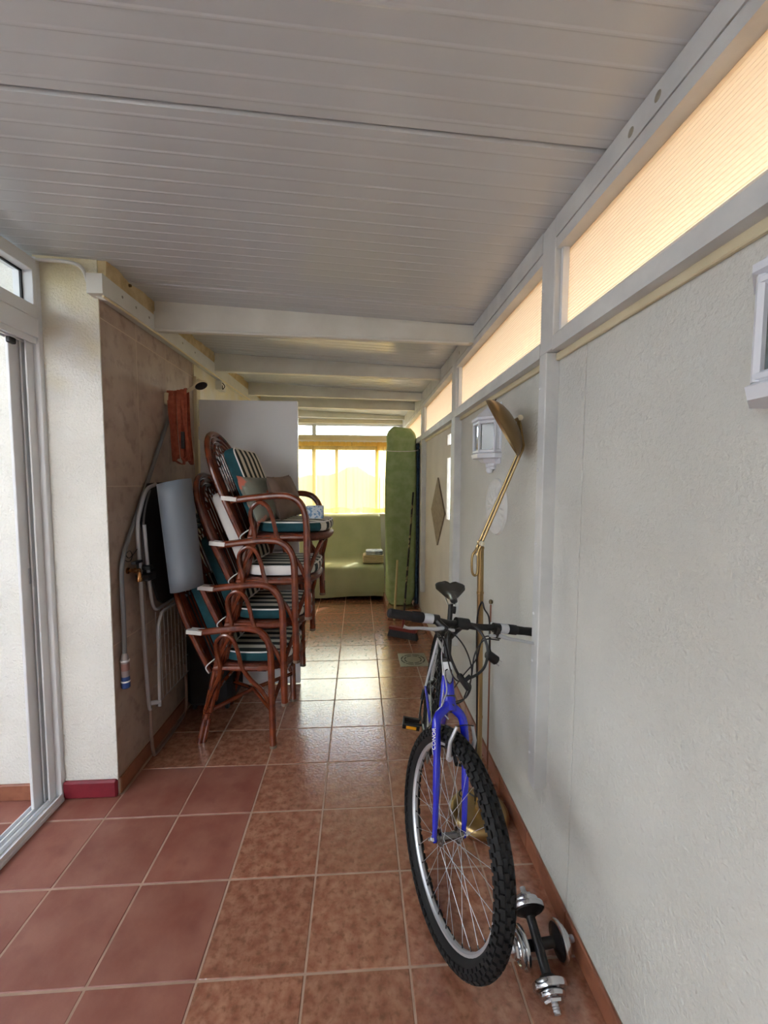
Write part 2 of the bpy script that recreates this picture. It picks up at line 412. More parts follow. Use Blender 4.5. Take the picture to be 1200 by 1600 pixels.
# posts
posts = [(1.443, 1.499, 1.399, 1.497), (2.822, 2.922, 2.822, 2.922), (4.284, 4.36, 4.284, 4.36)]
TR = [0]
def trim(mb, mt, label, cat='trim', smooth=35):
    TR[0] += 1
    return struct('trim_%d' % TR[0], mb, mt, label, cat, smooth=smooth)
pl = ['nearest white timber post on right wall, ending above the floor', 'second white timber post on right wall, behind the brass lamp', 'farthest white timber post on right wall, beside the green mattress']
for (a, b, ua, ub), lb in zip(posts, pl):
    mb = MB(); mb.bbox(XF, .71, a, b, .36, 1.957, .003); mb.bbox(XF, .715, ua, ub, 1.957, ceil_z(XF, a)-.002, .003)
    o = trim(mb, grey_wood, lb, 'post')
    for z in (.48, .56, .84, 1.02, 1.28, 1.55, 1.84, 2.18):
        sub('screw', MB().lathe([(0, .004), (.004, .003), (.006, 0)], (XF, b-.014, z), (-1, 0, 0), 10), white_alu, o)
# top fascia boards, sill rails, clerestory windows
bays = [(-2.0, 1.399), (1.499, 2.822), (2.922, 4.284), (4.36, 6.2)]
bl = ['nearest bay', 'bay behind the brass lamp', 'bay above the diamond plaque', 'last bay behind the green mattress']
for i, (a, b) in enumerate(bays):
    mb = MB(); za = ceil_z(XF, a)-.002; zb = ceil_z(XF, b)-.002
    def wedge(x0, x1, z0, zt_a, zt_b):
        mb.add([(x0, a, z0), (x1, a, z0), (x1, b, z0), (x0, b, z0), (x0, a, zt_a), (x1, a, zt_a), (x1, b, zt_b), (x0, b, zt_b)],
               [(0, 3, 2, 1), (4, 5, 6, 7), (0, 1, 5, 4), (1, 2, 6, 5), (2, 3, 7, 6), (3, 0, 4, 7)])
    wedge(XF, .74, 2.315, za, zb); wedge(XF+.003, .74, 2.278, 2.313, 2.313)
    fo_ = trim(mb, grey_wood, 'white timber fascia under the roof, ' + bl[i], 'fascia', 0)
    for ys_, zs_ in (((.93, 2.345), (1.02, 2.342), (.2, 2.345)) if i == 0 else ((b-.1, 2.345),)):
        sub('screw', MB().lathe([(0, .002), (.008, .0015), (.011, 0)], (XF, ys_, zs_), (-1, 0, 0), 12), drain_m, fo_)
    mb = MB().prism([(XF, a, 1.95), (XF, a, 1.998), (.695, a, 2.036), (.74, a, 2.036), (.74, a, 1.95)], (0, b-a, 0))
    trim(mb, grey_wood, 'white weathered timber sill rail below the clerestory, ' + bl[i], 'rail', 0)
    w = Thing('window_%d' % (i+1), 'long low peach-tinted polycarbonate clerestory window, ' + bl[i], 'window', (.70, (a+b)/2, 2.04)); w.o['kind'] = 'structure'
    # ribbed polycarbonate sheet: flutes run along the wall
    nf = 24; V = []; F = []
    for k in range(nf*2+1):
        z = 2.03+(2.285-2.03)*k/(nf*2); x = .697+(.003 if k % 2 else 0)
        V += [(x, a, z), (x, b, z)]
    for k in range(nf*2): F.append((2*k, 2*k+1, 2*k+3, 2*k+2))
    w.part('pane', MB().add(V, F), poly_m, smooth=0)
    f = MB(); f.bbox(.672, .694, b-.016, b-.001, 2.0, 2.278, .001); f.bbox(.672, .694, a+.001, a+.016, 2.0, 2.278, .001)
    w.part('window_bead', f, white_alu)

# ---- end wall with window
ew = MB(); ew.box(-1.45, .78, YE, YE+.15, 0, 1.045); ew.box(-1.45, -1.12, YE, YE+.15, 1.045, 2.5); ew.box(.66, .78, YE, YE+.15, 1.045, 2.5); ew.box(-1.12, .66, YE, YE+.15, 2.42, 2.56)
struct('wall_far', ew, stucco_w, 'far end wall below and around the window')
w5 = Thing('window_5', 'far white window with transom lights behind yellow sheer curtain', 'window', (-.2, YE+.03, 1.045)); w5.o['kind'] = 'structure'
fr = MB(); y0, y1 = YE+.01, YE+.07
for x0, x1 in ((-1.12, -1.05), (-.678, -.622), (-.342, -.296), (.25, .30), (.60, .66)): fr.bbox(x0, x1, y0, y1, 1.045, 2.0, .004)
fr.bbox(-1.12, .66, y0-.01, y1, 1.99, 2.21, .006); fr.bbox(-1.12, .66, y0, y1, 2.34, 2.43, .004); fr.bbox(-1.12, .66, y0, y1, 1.045, 1.09, .004)
for x0, x1 in ((-1.12, -1.06), (-.675, -.613), (.60, .66)): fr.bbox(x0, x1, y0, y1, 2.20, 2.35, .004)
w5.part('window_frame', fr, white_alu)
w5.part('head_moulding', MB().bbox(-1.1, .66, YE-.02, YE+.01, 2.13, 2.20, .006).bbox(-1.1, .66, YE-.03, YE+.01, 2.37, 2.43, .006), cream_wood)
for x0, x1, z0, z1 in ((-1.05, -.678, 1.09, 1.99), (-.622, -.342, 1.09, 1.99), (-.296, .25, 1.09, 1.99), (.30, .60, 1.09, 1.99), (-1.06, -.675, 2.21, 2.34), (-.613, .60, 2.21, 2.34)):
    w5.part('pane', MB().box(x0, x1, YE+.038, YE+.042, z0, z1), glass, smooth=0)
w5.part('window_sill', MB().bbox(-1.12, .66, YE-.06, YE+.02, 1.03, 1.055, .005), white_wood)

# ---- left wall: pillar, tiles, jamb, ledger
def pillar_mat():
    mt = M('stucco_pillar', (238, 236, 228), (230, 228, 220), 3, rough=.9, bump=1, bscale=95, bdist=.006)
    n = mt.node_tree.nodes; l = mt.node_tree.links; b = n['Principled BSDF']; src = b.inputs['Base Color'].links[0].from_socket
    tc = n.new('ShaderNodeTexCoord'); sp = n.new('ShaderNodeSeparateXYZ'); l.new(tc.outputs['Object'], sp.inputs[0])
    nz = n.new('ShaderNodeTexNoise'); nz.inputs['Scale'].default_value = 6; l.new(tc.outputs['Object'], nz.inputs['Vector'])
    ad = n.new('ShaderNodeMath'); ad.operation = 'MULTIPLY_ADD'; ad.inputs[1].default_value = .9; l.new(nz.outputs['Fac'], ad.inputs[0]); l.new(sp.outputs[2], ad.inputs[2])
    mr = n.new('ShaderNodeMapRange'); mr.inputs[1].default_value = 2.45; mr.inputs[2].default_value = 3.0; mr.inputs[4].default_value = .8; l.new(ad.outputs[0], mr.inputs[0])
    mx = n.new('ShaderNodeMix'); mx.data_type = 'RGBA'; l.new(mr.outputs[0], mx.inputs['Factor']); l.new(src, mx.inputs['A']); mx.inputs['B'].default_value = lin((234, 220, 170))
    l.new(mx.outputs['Result'], b.inputs['Base Color']); return mt
wl = MB(); wl.box(-1.42, -1.162, YP, 3.06, 0, 2.49); wl.box(-1.42, -1.15, 3.06, 6.3, 0, 2.52)
wl.box(-1.162, -1.15, YP, YP+.006, .0, 2.49)
wall_left = struct('wall_left', wl, pillar_mat(), 'white stucco pillar and left wall beside the sliding door', smooth=0)
sub('grout_bed', MB().box(-1.162, -1.1505, YP+.006, 3.04, 0, 2.47), wgrout, wall_left, smooth=0)
ys = [YP+.006, 2.292, 2.625, 2.96, 3.035]; zs = [.08, .73, 1.481, 2.233, 2.47]
for i in range(4):
    for k in range(4):
        c = (XL, (ys[i]+ys[i+1])/2, (zs[k]+zs[k+1])/2)
        me = MB().bbox(-1.156, XL, ys[i]+.0015, ys[i+1]-.0015, zs[k]+.0015, zs[k+1]-.0015, .0012).mesh('tile', c, (wall_tile,), 0)
        link('tile', me, wall_left, c)
bl2 = struct('baseboard_left', MB().box(-1.15, -1.146, YP+.01, 3.04, 0, .076), wgrout, 'brown tile baseboard below the taupe wall tiles', 'baseboard')
for i in range(4):
    sub('tile', MB().bbox(-1.15, -1.14, max(ys[i], 1.99)+.001, ys[i+1]-.001, .001, .08, .002), base_tile, bl2)
struct('baseboard_pillar', MB().bbox(-1.395, -1.148, YP-.02, YP+.004, 0, .085, .008), base_red, 'glossy dark red painted baseboard under the stucco pillar', 'baseboard')
trim(MB().bbox(-1.16, -1.125, 3.036, 3.10, 0, 2.24, .004), cream_wood, 'cream painted door jamb at the end of the tiled wall', 'door jamb')
# ledger, foam seam, cable
led = MB()
led.add([(x, y, z + .015*(y-1.93)) for y in (1.925, 5.0) for x, z in ((-1.165, 2.312), (-1.098, 2.312), (-1.098, 2.395), (-1.165, 2.395))],
        [(0, 1, 2, 3), (7, 6, 5, 4), (0, 4, 5, 1), (1, 5, 6, 2), (2, 6, 7, 3), (3, 7, 4, 0)])
o = trim(led, white_wood, 'white timber ledger along the top of the tiled wall', 'ledger', 0)
for y in (2.08, 2.2, 2.33, 2.75, 2.95): sub('screw', MB().lathe([(0, .003), (.005, .002), (.007, 0)], (-1.098, y, 2.36+.015*(y-1.93)), (1, 0, 0), 10), drain_m, o)
fo = MB()
V = []; n = 40
for k in range(n+1):
    y = 1.985+k*3.0/n; w_ = .018*math.sin(k*1.7)*math.sin(k*.6)
    zc = ceil_z(-1.1, y)
    V += [(-1.16, y, 2.39+.015*(y-1.93)), (-1.118+w_*.4, y, 2.39+.015*(y-1.93)), (-1.112+w_, y, zc+.002), (-1.16, y, zc+.004)]
fo.add(V, [(4*k+i, 4*k+(i+1) % 4, 4*k+4+(i+1) % 4, 4*k+4+i) for k in range(n) for i in range(4)] + [(3, 2, 1, 0), (4*n, 4*n+1, 4*n+2, 4*n+3)])
o = trim(fo, foam, 'yellowed foam seam between ledger and roof', 'foam seam')
for y in (2.17, 2.62): sub('bolt', MB().lathe([(0, .012), (.006, .01), (.008, 0)], (-1.112, y, 2.455), (1, 0, 0), 8), stain, o)
cab = MB().tube(smoothpath([(-1.40, 1.965, 2.462), (-1.359, 1.962, 2.458), (-1.29, 1.962, 2.458), (-1.227, 1.962, 2.447), (-1.195, 1.962, 2.42), (-1.172, 1.962, 2.35), (-1.141, 1.962, 2.316), (-1.10, 1.968, 2.303)]), .008, 8)
single('cable', cab, wire_w, 'white cable curving across the top of the stucco pillar', 'cable', (-1.25, 1.962, 2.3))
cab = MB().tube([(-1.10, 1.93, 2.302), (-1.094, 2.38, 2.309), (-1.094, 3.4, 2.322), (-1.094, 4.4, 2.338)], .006, 6)
single('cable', cab, cream_pl, 'thin cream cable running under the ledger above the tiles', 'cable', (-1.1, 2.4, 2.302))
# beams
beams = [(2.385, 2.298, .095), (3.335, 2.328, .078), (4.32, 2.354, .075), (4.85, 2.342, .075), (5.93, 2.40, .06)]
bn = ['nearest white roof beam with a thin conduit along its lower edge', 'second white roof beam, above the open white door', 'third white roof beam from the camera', 'fourth white roof beam from the camera', 'farthest white roof beam, just before the window']
for (yb, zr, h), lb in zip(beams, bn):
    x0, x1 = -1.10, XF+.002
    zl = zr+.016*(x1-x0)
    mb = MB()
    def pr(ya, yb_, zl0, zr0, zl1, zr1):
        mb.add([(x0, ya, zl0), (x1, ya, zr0), (x1, ya, zr1), (x0, ya, zl1), (x0, yb_, zl0), (x1, yb_, zr0), (x1, yb_, zr1), (x0, yb_, zl1)],
               [(0, 1, 2, 3), (7, 6, 5, 4), (0, 4, 5, 1), (1, 5, 6, 2), (2, 6, 7, 3), (3, 7, 4, 0)])
    cl, cr = ceil_z(x0, yb)-.001, ceil_z(x1, yb)-.001
    pr(yb, yb+.055, zl, zr, min(zl+h, cl), min(zr+h, cr))
    o = trim(mb, white_wood, lb, 'beam', 0)
    mb = MB(); pr(yb+.012, yb+.05, zl+h-.001, min(zr+h, cr)-.001, cl, cr)
    sub('packing_board', mb, white_wood, o, smooth=0)
    if yb < 2.5: sub('conduit', MB().tube([(x0, yb-.004, zl-.004), (x1-.03, yb-.004, zr-.004)], .008, 8), wire_w, o)

# ---- open white door
d = Thing('door_1', 'plain white door standing open behind the stacked chairs', 'door', (-1.12, 3.05, 0)); d.o['kind'] = 'structure'
d.part('door_leaf', MB().bbox(-1.118, -.432, 3.045, 3.083, .012, 2.082, .003), door_w)
for z in (.25, 1.05, 1.85): d.part('hinge', MB().tube([(-1.121, 3.05, z-.045), (-1.121, 3.05, z+.045)], .007, 8), alu)
for yy, s in ((3.045, -1), (3.083, 1)): d.part('handle', MB().tube([(-.49, yy, 1.02), (-.49, yy+s*.045, 1.02), (-.60, yy+s*.045, 1.02)], .008, 8), alu)

# ---- sliding door on the left and the terrace outside it
d = Thing('door_2', 'white aluminium sliding door frame with transom on the left', 'door', (-1.42, 1.98, 0)); d.o['kind'] = 'structure'
ZT = lambda y: ceil_z(-1.42, y)-.004
jm = MB(); jm.bbox(-1.475, -1.392, 1.955, 1.985, .0, 2.47, .002)
for x in (-1.472, -1.447, -1.425): jm.bbox(x, x+.008, 1.915, 1.957, .03, 2.12, .001)
d.part('jamb', jm, white_alu)
d.part('jamb', MB().bbox(-1.475, -1.392, -2.0, -1.96, 0, 2.42, .002), white_alu)
d.part('stile', MB().bbox(-1.464, -1.450, 1.865, 1.95, .035, 2.12, .002), white_alu)
tk = MB().bbox(-1.485, -1.382, -1.98, 1.957, .0, .018, .002)
for x in (-1.482, -1.458, -1.430, -1.394): tk.bbox(x, x+.007, -1.98, 1.957, .016, .038, .001)
d.part('floor_track', tk, white_alu)
hd = MB().bbox(-1.475, -1.392, -1.98, 1.956, 2.125, 2.262, .003).bbox(-1.48, -1.386, -1.98, 1.956, 2.205, 2.211, .001)
for x in (-1.47, -1.44, -1.41): hd.bbox(x, x+.008, -1.98, 1.956, 2.10, 2.127, .001)
d.part('head_rail', hd, white_alu)
tf = MB().bbox(-1.475, -1.392, 1.938, 1.956, 2.262, 2.46, .002).bbox(-1.475, -1.392, -1.98, 1.94, 2.405, 2.46, .002)
d.part('transom_frame', tf, white_alu)
d.part('gasket', MB().box(-1.442, -1.434, 1.93, 1.938, 2.262, 2.405).box(-1.442, -1.434, -1.98, 1.938, 2.397, 2.405), black, smooth=0)
d.part('transom_glass', MB().box(-1.44, -1.436, -1.98, 1.932, 2.262, 2.399), glass, smooth=0)
d.part('bumper', MB().bbox(-1.45, -1.43, 1.85, 1.885, 2.075, 2.10, .004), black)
d.part('lock_keep', MB().bbox(-1.4505, -1.4485, 1.905, 1.918, 1.05, 1.12, .0005), alu)
ow = MB().box(-3.4, -1.475, YP, YP+.2, 0, 3.2)
struct('wall_outside', ow, stucco_w, 'white stucco house wall outside the sliding door', smooth=0)
struct('baseboard_outside', MB().bbox(-3.4, -1.478, YP-.014, YP+.002, 0, .078, .004), base_tile, 'reddish tile baseboard of the outside wall', 'baseboard')
struct('wall_behind', MB().box(-1.6, .78, -2.12, -2.0, 0, 2.6), stucco_w, 'stucco wall at the near end of the terrace', smooth=0)
struct('wall_sky_screen', MB().box(-3.5, -3.35, -3.2, YP+.2, -.1, 3.5), stucco_w, 'unseen white stucco wall added facing the sliding door to cut skylight', smooth=0)  # added out of view, tall enough to hold back sky light from the left
struct('wall_sky_screen_end', MB().box(-3.5, -1.47, -3.35, -3.2, -.1, 3.5), stucco_w, 'unseen white stucco end wall added to close off skylight', smooth=0)  # end piece of the same added, unseen sky screen

struct('sky_blocker', MB().box(-2.75, -1.62, -2.1, YP+.1, 2.85, 2.95), white_wood, 'unseen flat white eave over the patio outside the sliding door', 'blocker', smooth=0)  # added unseen slab that keeps sky light off the near area
# ---- landscape beyond the window
def ridge(x, y):
    h = 4+4.6*math.exp(-((x+2.5)/6.5)**4)*(1-.25*math.exp(-((x+9)/4)**2))+1.2*math.exp(-((x+14)/9)**2)+.3*math.sin(x*.31+1)+.25*math.sin(x*.83)
    return -12+(h+12)*max(0, 1-abs(y-170)/110)
hl = MB().grid(lambda u, v: (-260+520*u, 60+160*v, ridge(-260+520*u, 60+160*v)), 131, 21)
struct('hills', hl, hillm, 'dry tan hills beyond the far window', 'hill', (0, 60, -12))
struct('ground', MB().box(-400, 400, 6.5, 300, -14, -13), hillm, 'dry valley ground beyond the far window', 'ground')

# ================================================================== OBJECTS
def at(px, py, X=None, Y=None, Z=None):
    d = cf_ + cr_*((px-600)/650.94) - cu_*((py-800)/650.94); o = Vector((0, 0, CAM_H))
    i, v = (0, X) if X is not None else ((1, Y) if Y is not None else (2, Z))
    return o + d*((v-o[i])/d[i])
def text_part(txt, size, origin, xd, yd, parent, org, mt, depth=.0004):
    cu = bpy.data.curves.new('lettering', 'FONT'); cu.body = txt; cu.size = size; cu.extrude = depth; cu.align_x = 'CENTER'; cu.align_y = 'CENTER'
    to = bpy.data.objects.new('lettering_tmp', cu); COL.objects.link(to)
    dg = bpy.context.evaluated_depsgraph_get(); me = bpy.data.meshes.new_from_object(to.evaluated_get(dg)); bpy.data.objects.remove(to)
    xd = Vector(xd).normalized(); yd = Vector(yd).normalized(); zd = xd.cross(yd).normalized(); o = Vector(origin)-Vector(org)
    for v in me.vertices: v.co = o + xd*v.co.x + yd*v.co.y + zd*v.co.z
    me.name = 'lettering'; me.materials.clear(); me.materials.append(mt)
    return link('lettering', me, parent)
def pad(mb, outline, o, ax, ay, az, t, r, mi_side=0, mi_face=1, dome=0, front=1e9):
    """cushion: outline (u, v) in frame o, ax, ay, thickness t along az, rounded by r"""
    o, ax, ay, az = map(Vector, (o, ax, ay, az)); n = len(outline)
    cu = sum(p[0] for p in outline)/n; cv = sum(p[1] for p in outline)/n
    ext = max(math.hypot(p[0]-cu, p[1]-cv) for p in outline)
    lv = [(1-r/ext, 0), (1-.3*r/ext, .3*r), (1, r), (1, t-r), (1-.3*r/ext, t-.3*r), (1-r/ext, t), (1-4*r/ext, t+dome)]
    V = []
    for s, h in lv:
        for (u, v) in outline: V.append(o+ax*(cu+(u-cu)*s)+ay*(cv+(v-cv)*s)+az*h)
    b = len(mb.v); F1 = [(i*n+k, i*n+(k+1) % n, (i+1)*n+(k+1) % n, (i+1)*n+k) for i in range(0, 4) for k in range(n)]
    F2 = [(i*n+k, i*n+(k+1) % n, (i+1)*n+(k+1) % n, (i+1)*n+k) for i in range(4, 6) for k in range(n)] + [tuple(6*n+k for k in range(n))]
    F1.append(tuple(range(n))[::-1])
    mb.add(V, F1, mi_side)
    for fi, f in enumerate(F1[:-1]):
        if outline[fi % n][0] > front: mb.mi[len(mb.mi)-len(F1)+fi] = mi_face
    mb.f += [tuple(b+i for i in f) for f in F2]; mb.mi += [mi_face]*len(F2)
    return [V[4*n+k] for k in range(n)]
def rrect(u0, u1, v0, v1, r, k=5):
    P = []
    for cx, cy, a0 in ((u1-r, v1-r, 0), (u0+r, v1-r, 90), (u0+r, v0+r, 180), (u1-r, v0+r, 270)):
        for i in range(k+1):
            a = R(a0+90*i/k); P.append((cx+r*math.cos(a), cy+r*math.sin(a)))
    return P
def copy_thing(root):
    r = root.copy(); COL.objects.link(r)
    for ch in root.children:
        c = ch.copy(); COL.objects.link(c); c.parent = r
        for g in ch.children:
            e = g.copy(); COL.objects.link(e); e.parent = c
    return r

# ------------------------------------------------------------------ bicycle
def build_bike():
    az, le = .263, .13
    def frame(az, le):
        d = Vector((math.sin(az), -math.cos(az), 0)); n0 = Vector((math.cos(az), math.sin(az), 0))
        up = Vector((0, 0, 1))*math.cos(le)+n0*math.sin(le); return d, up, up.cross(d)
    C1 = Vector((.260, 1.2822, 0)); d1, u1, n1 = frame(az, le); RT = .3314; hub1 = C1+u1*RT
    C2 = Vector((.40, 2.30, 0)); hd = (C1-C2).normalized(); d2, u2, n2 = frame(math.atan2(hd.x, -hd.y), .13); hub2 = C2+u2*RT
    org = (C1.x, C1.y, 0)
    T = Thing('bicycle', 'blue and silver mountain bike leaning against the right wall', 'bicycle', org)
    def wheel(name, c, d, u, n, rear):
        def ring(R_, off=0): return [c+(d*math.cos(a)+u*math.sin(a))*R_+n*off for a in [2*PI*k/64 for k in range(64)]]
        # tyre: torus
        mb = MB()
        def tf(a, b):
            A = 2*PI*a; B = 2*PI*b; rad = d*math.cos(A)+u*math.sin(A)
            return c+rad*(RT-.029+.0255*math.cos(B))+n*(.025*math.sin(B))
        mb.grid(tf, 72, 15, True)
        w = T.part(name, mb, rubber, label='black knobbly %s tyre on silver rim' % ('rear' if rear else 'front'))
        kn = MB(); N = 66
        for k in range(N):
            A = 2*PI*k/N
            for j, (B, hw, da) in enumerate(((0.22, .0052, 0), (-.22, .0052, .5), (.75, .006, .5), (-.75, .006, 0), (1.25, .006, 0), (-1.25, .006, .5), (1.6, .005, .5), (-1.6, .005, 0))):
                aa = A+da*2*PI/N; rad = d*math.cos(aa)+u*math.sin(aa); tan = -d*math.sin(aa)+u*math.cos(aa)
                on = rad*math.cos(B)+n*math.sin(B); sd = tan.cross(on)
                kn.obox(c+rad*(RT-.029)+(rad*math.cos(B)*.0255+n*math.sin(B)*.025)+on*.0018, tan*.0095, sd*hw, on*.0045)
        T.part('tyre_tread', kn, rubber, w, 0, kind='stuff')
        rm = MB(); prof = [(.281, -.011), (.273, -.010), (.268, -.004), (.268, .004), (.273, .010), (.281, .011), (.283, .006), (.283, -.006)]
        V = []; n_ = 72
        for k in range(n_):
            a = 2*PI*k/n_; rad = d*math.cos(a)+u*math.sin(a)
            V += [c+rad*r_+n*o_ for r_, o_ in prof]
        m_ = len(prof); rm.add(V, [(k*m_+i, k*m_+(i+1) % m_, ((k+1) % n_)*m_+(i+1) % m_, ((k+1) % n_)*m_+i) for k in range(n_) for i in range(m_)])
        T.part('rim', rm, alu, w)
        hb = MB().lathe([(.006, -.052), (.014, -.05), (.014, -.040), (.024, -.036), (.024, -.031), (.013, -.026), (.012, 0), (.013, .026), (.024, .031), (.024, .036), (.014, .040), (.014, .05), (.006, .052)], c, n, 20)
        T.part('hub', hb, M('hub_dark_chrome', (120, 118, 116), rough=.25, metal=1), w)
        for k in range(32):
            sgn = 1 if k % 2 else -1; a = 2*PI*k/32; off = (1 if (k//2) % 2 else -1)*R(70)
            ra = d*math.cos(a)+u*math.sin(a); rb = d*math.cos(a+off)+u*math.sin(a+off)
            T.part('spoke', MB().tube([c+rb*.021+n*(.033*sgn), c+ra*.269], .0008, 5, cap=False), alu, w)
            T.part('spoke_nipple', MB().tube([c+ra*.2575, c+ra*.269], .0022, 5), black, w)
        a = R(250); ra = d*math.cos(a)+u*math.sin(a)
        T.part('valve', MB().tube([c+ra*.268, c+ra*.245, c+ra*.235], [.004, .004, .0055], 8), black, w)
        return w
    wheel('front_wheel', hub1, d1, u1, n1, False); wheel('rear_wheel', hub2, d2, u2, n2, True)
    K = Vector((.330, 1.428, .704)); HTl = Vector((.3315, 1.45, .730)); HTt = Vector((.332, 1.503, .832)); S = Vector((.342, 1.53, .925))
    BL = Vector((.104, 1.40, 1.056)); BR = Vector((.684, 1.545, .925)); BC = (BL+BR)/2; BC = Vector((.375, 1.462, .993))
    # fork
    fk = MB(); sh = (HTl-K).normalized()
    for s in (-1, 1):
        drop = hub1+n1*(.055*s); p = [drop-u1*.004, drop+u1*.03-d1*.004, drop+u1*.12-d1*.022, drop+u1*.25-d1*.055, hub1+n1*(.055*s)+u1*.315-d1*.078, hub1+n1*(.047*s)+u1*.355-d1*.095, K*.6+(hub1+n1*(.036*s)+u1*.37-d1*.11)*.4, K+sh*.012]
        fk.tube(smoothpath(p, 5), [.0085]*6+[.010]*5+[.0125]*5+[.0145]*5+[.0155]*5+[.0165]*5+[.018]*4+[.018], 12)
        fk.lathe([(.012, -.003), (.012, .003)], drop, n1, 14)
    f_o = T.part('fork', fk, blue)
    T.part('fork_crown', MB().tube([K-sh*.02, K+sh*.028], [.024, .021], 16), blue, f_o)
    for s in (-1, 1): T.part('axle_nut', MB().lathe([(.0095, 0), (.0095, .01), (.005, .012), (.005, .02), (0, .02)], hub1+n1*(.058*s), n1*s, 6), chrome, f_o)
    le_ = hub1-n1*.055; mid = le_+u1*.315-d1*.0745
    pass
    dirv = (u1-d1*.24).normalized(); outv = (d1*.5-n1*.86).normalized(); yv = outv.cross(dirv).normalized()
    text_part('CONOR', .0185, hub1-n1*.056+u1*.30-d1*.070+outv*.0155, dirv, yv, f_o, org, whitecloth)
    # head tube
    hx = (HTt-HTl).normalized()
    h_ = T.part('head_tube', MB().tube([HTl, HTl+(HTt-HTl)*.62], .0195, 18), blue)
    T.part('head_tube_collar', MB().tube([HTl+(HTt-HTl)*.60, HTt], .0198, 18), M('white_paint', (232, 234, 236), rough=.25, coat=.5), h_, label='white upper half of the head tube')
    fo = (d1*.85-n1*.2); fo = (fo-hx*fo.dot(hx)).normalized(); sd = hx.cross(fo)
    bd = [HTl+(HTt-HTl)*.56+fo*(.0196*math.cos(x*.75))+sd*(.0196*math.sin(x*.75))+hx*z for x, z in ((-1, .022), (-.5, .026), (0, .026), (.5, .026), (1, .022), (1, -.004), (.6, -.02), (0, -.028), (-.6, -.02), (-1, -.004))]
    T.part('head_badge_border', MB().prism([b_-fo*.0005 for b_ in bd], fo*.0014), black, h_)
    cb = sum(bd, Vector())/len(bd)
    T.part('head_badge', MB().prism([cb+(b_-cb)*.82+fo*.0012 for b_ in bd], fo*.001), alu, h_, label='silver shield badge')
    T.part('headset', MB().lathe([(.017, 0), (.0215, .003), (.0215, .012), (.017, .018)], HTt, hx, 18).lathe([(.018, 0), (.022, -.004), (.022, -.012), (.018, -.018)], HTl+hx*.004, hx, 18), black, h_)
    # stem and bars
    T.part('stem', MB().tube([HTt, S], .0145, 14).tube([S-hx*.004, S+(BC-S)*.5, BC], [.017, .017, .018], 14).tube([BC-(BR-BL).normalized()*.025, BC+(BR-BL).normalized()*.025], .021, 14), black)
    ex = (BR-BL).normalized()
    path = smoothpath([BL, BL+(BC-BL)*.42+Vector((0, 0, .004)), BL+(BC-BL)*.8-Vector((0, 0, .006)), BC, BC+(BR-BC)*.2-Vector((0, 0, .006)), BC+(BR-BC)*.58+Vector((0, 0, .002)), BR], 6)
    bar = T.part('handlebar', MB().tube(path, .0125, 12), black)
    for P0, sgn in ((BL, 1), (BR, -1)):
        dv = ((path[8] if sgn > 0 else path[-9])-P0).normalized()
        T.part('grip', MB().tube([P0-dv*.002, P0+dv*.004, P0+dv*.02, P0+dv*.05, P0+dv*.08, P0+dv*.085, P0+dv*.09, P0+dv*.125, P0+dv*.13], [.012, .017, .0165, .0155, .0165, .0155, .019, .019, .016], 14), M('grip_rubber', (20, 20, 22), rough=.8), bar)
        T.part('shifter_ring', MB().tube([P0+dv*.13, P0+dv*.165], .0185, 14), silver_paint, bar)
        T.part('brake_clamp', MB().tube([P0+dv*.165, P0+dv*.19], .018, 12), black, bar)
        q = P0+dv*.178; fw = (d1*.9-Vector((0, 0, .45))).normalized()
        T.part('brake_bracket', MB().tube([q, q+fw*.028+dv*.012, q+fw*.045+dv*.03], [.014, .013, .009], 10), black, bar)
        T.part('brake_lever', MB().tube(smoothpath([q+fw*.04+dv*.014, q+fw*.052-dv*.03, q+fw*.055-dv*.08, q+fw*.062-dv*.125, q+fw*.058-dv*.142], 4), [.0075]*4+[.006]*4+[.0055]*4+[.005]*4+[.007], 8), alu, bar)
        T.part('cable_adjuster', MB().tube([q+fw*.045+dv*.03, q+fw*.045+dv*.055], .0055, 8), alu, bar)
    # cables
    def cable(pts, r=.0026, m_=black): T.part('cable', MB().tube(smoothpath(pts, 7), r, 6), m_, bar)
    cable([at(676, 985, Y=1.42), at(688, 990, Y=1.40), at(697, 1010, Y=1.42), at(702, 1040, Y=1.45), at(712, 1062, Y=1.44), at(735, 1070, Y=1.46), at(728, 1090, Y=1.45), at(708, 1098, Y=1.42), HTl-sh*.02+d1*.03])
    cable([at(780, 1000, Y=1.46), at(757, 1000, Y=1.44), at(742, 1022, Y=1.42), at(737, 1055, Y=1.43), at(730, 1085, Y=1.44), at(715, 1099, Y=1.45), at(690, 1098, Y=1.5)])
    cable([at(782, 998, Y=1.46), at(756, 996, Y=1.46), at(744, 1030, Y=1.46), at(724, 1055, Y=1.5), at(706, 1080, Y=1.56)])
    cable([at(680, 988, Y=1.44), at(700, 985, Y=1.39), at(722, 1005, Y=1.38), at(735, 1035, Y=1.4), at(736, 1060, Y=1.44), at(725, 1090, Y=1.47)])
    cable([at(693, 995, Y=1.45), at(690, 1030, Y=1.48), at(698, 1075, Y=1.44), at(693, 1095, Y=1.42), at(690, 1110, Y=1.40), at(701, 1124, Y=1.38)], .0024, alu)
    # brakes on the front wheel
    for s in (-1, 1):
        b0 = hub1+u1*.272-d1*.03+n1*(.042*s); b1 = b0+u1*.105+d1*.035+n1*(-.012*s)
        br = T.part('brake_arm', MB().tube([b0+d1*.03, b0+u1*.055+d1*.034+n1*(.004*s), b1], [.0085, .0065, .0052], 10).lathe([(0, .012), (.009, .01), (.010, 0)], b0+d1*.03, d1, 12), alu)
        T.part('brake_pad', MB().obox(b0+u1*.0+d1*.0-n1*(.022*s)+u1*.006, d1*.028, n1*.006, u1*.005), black, br)
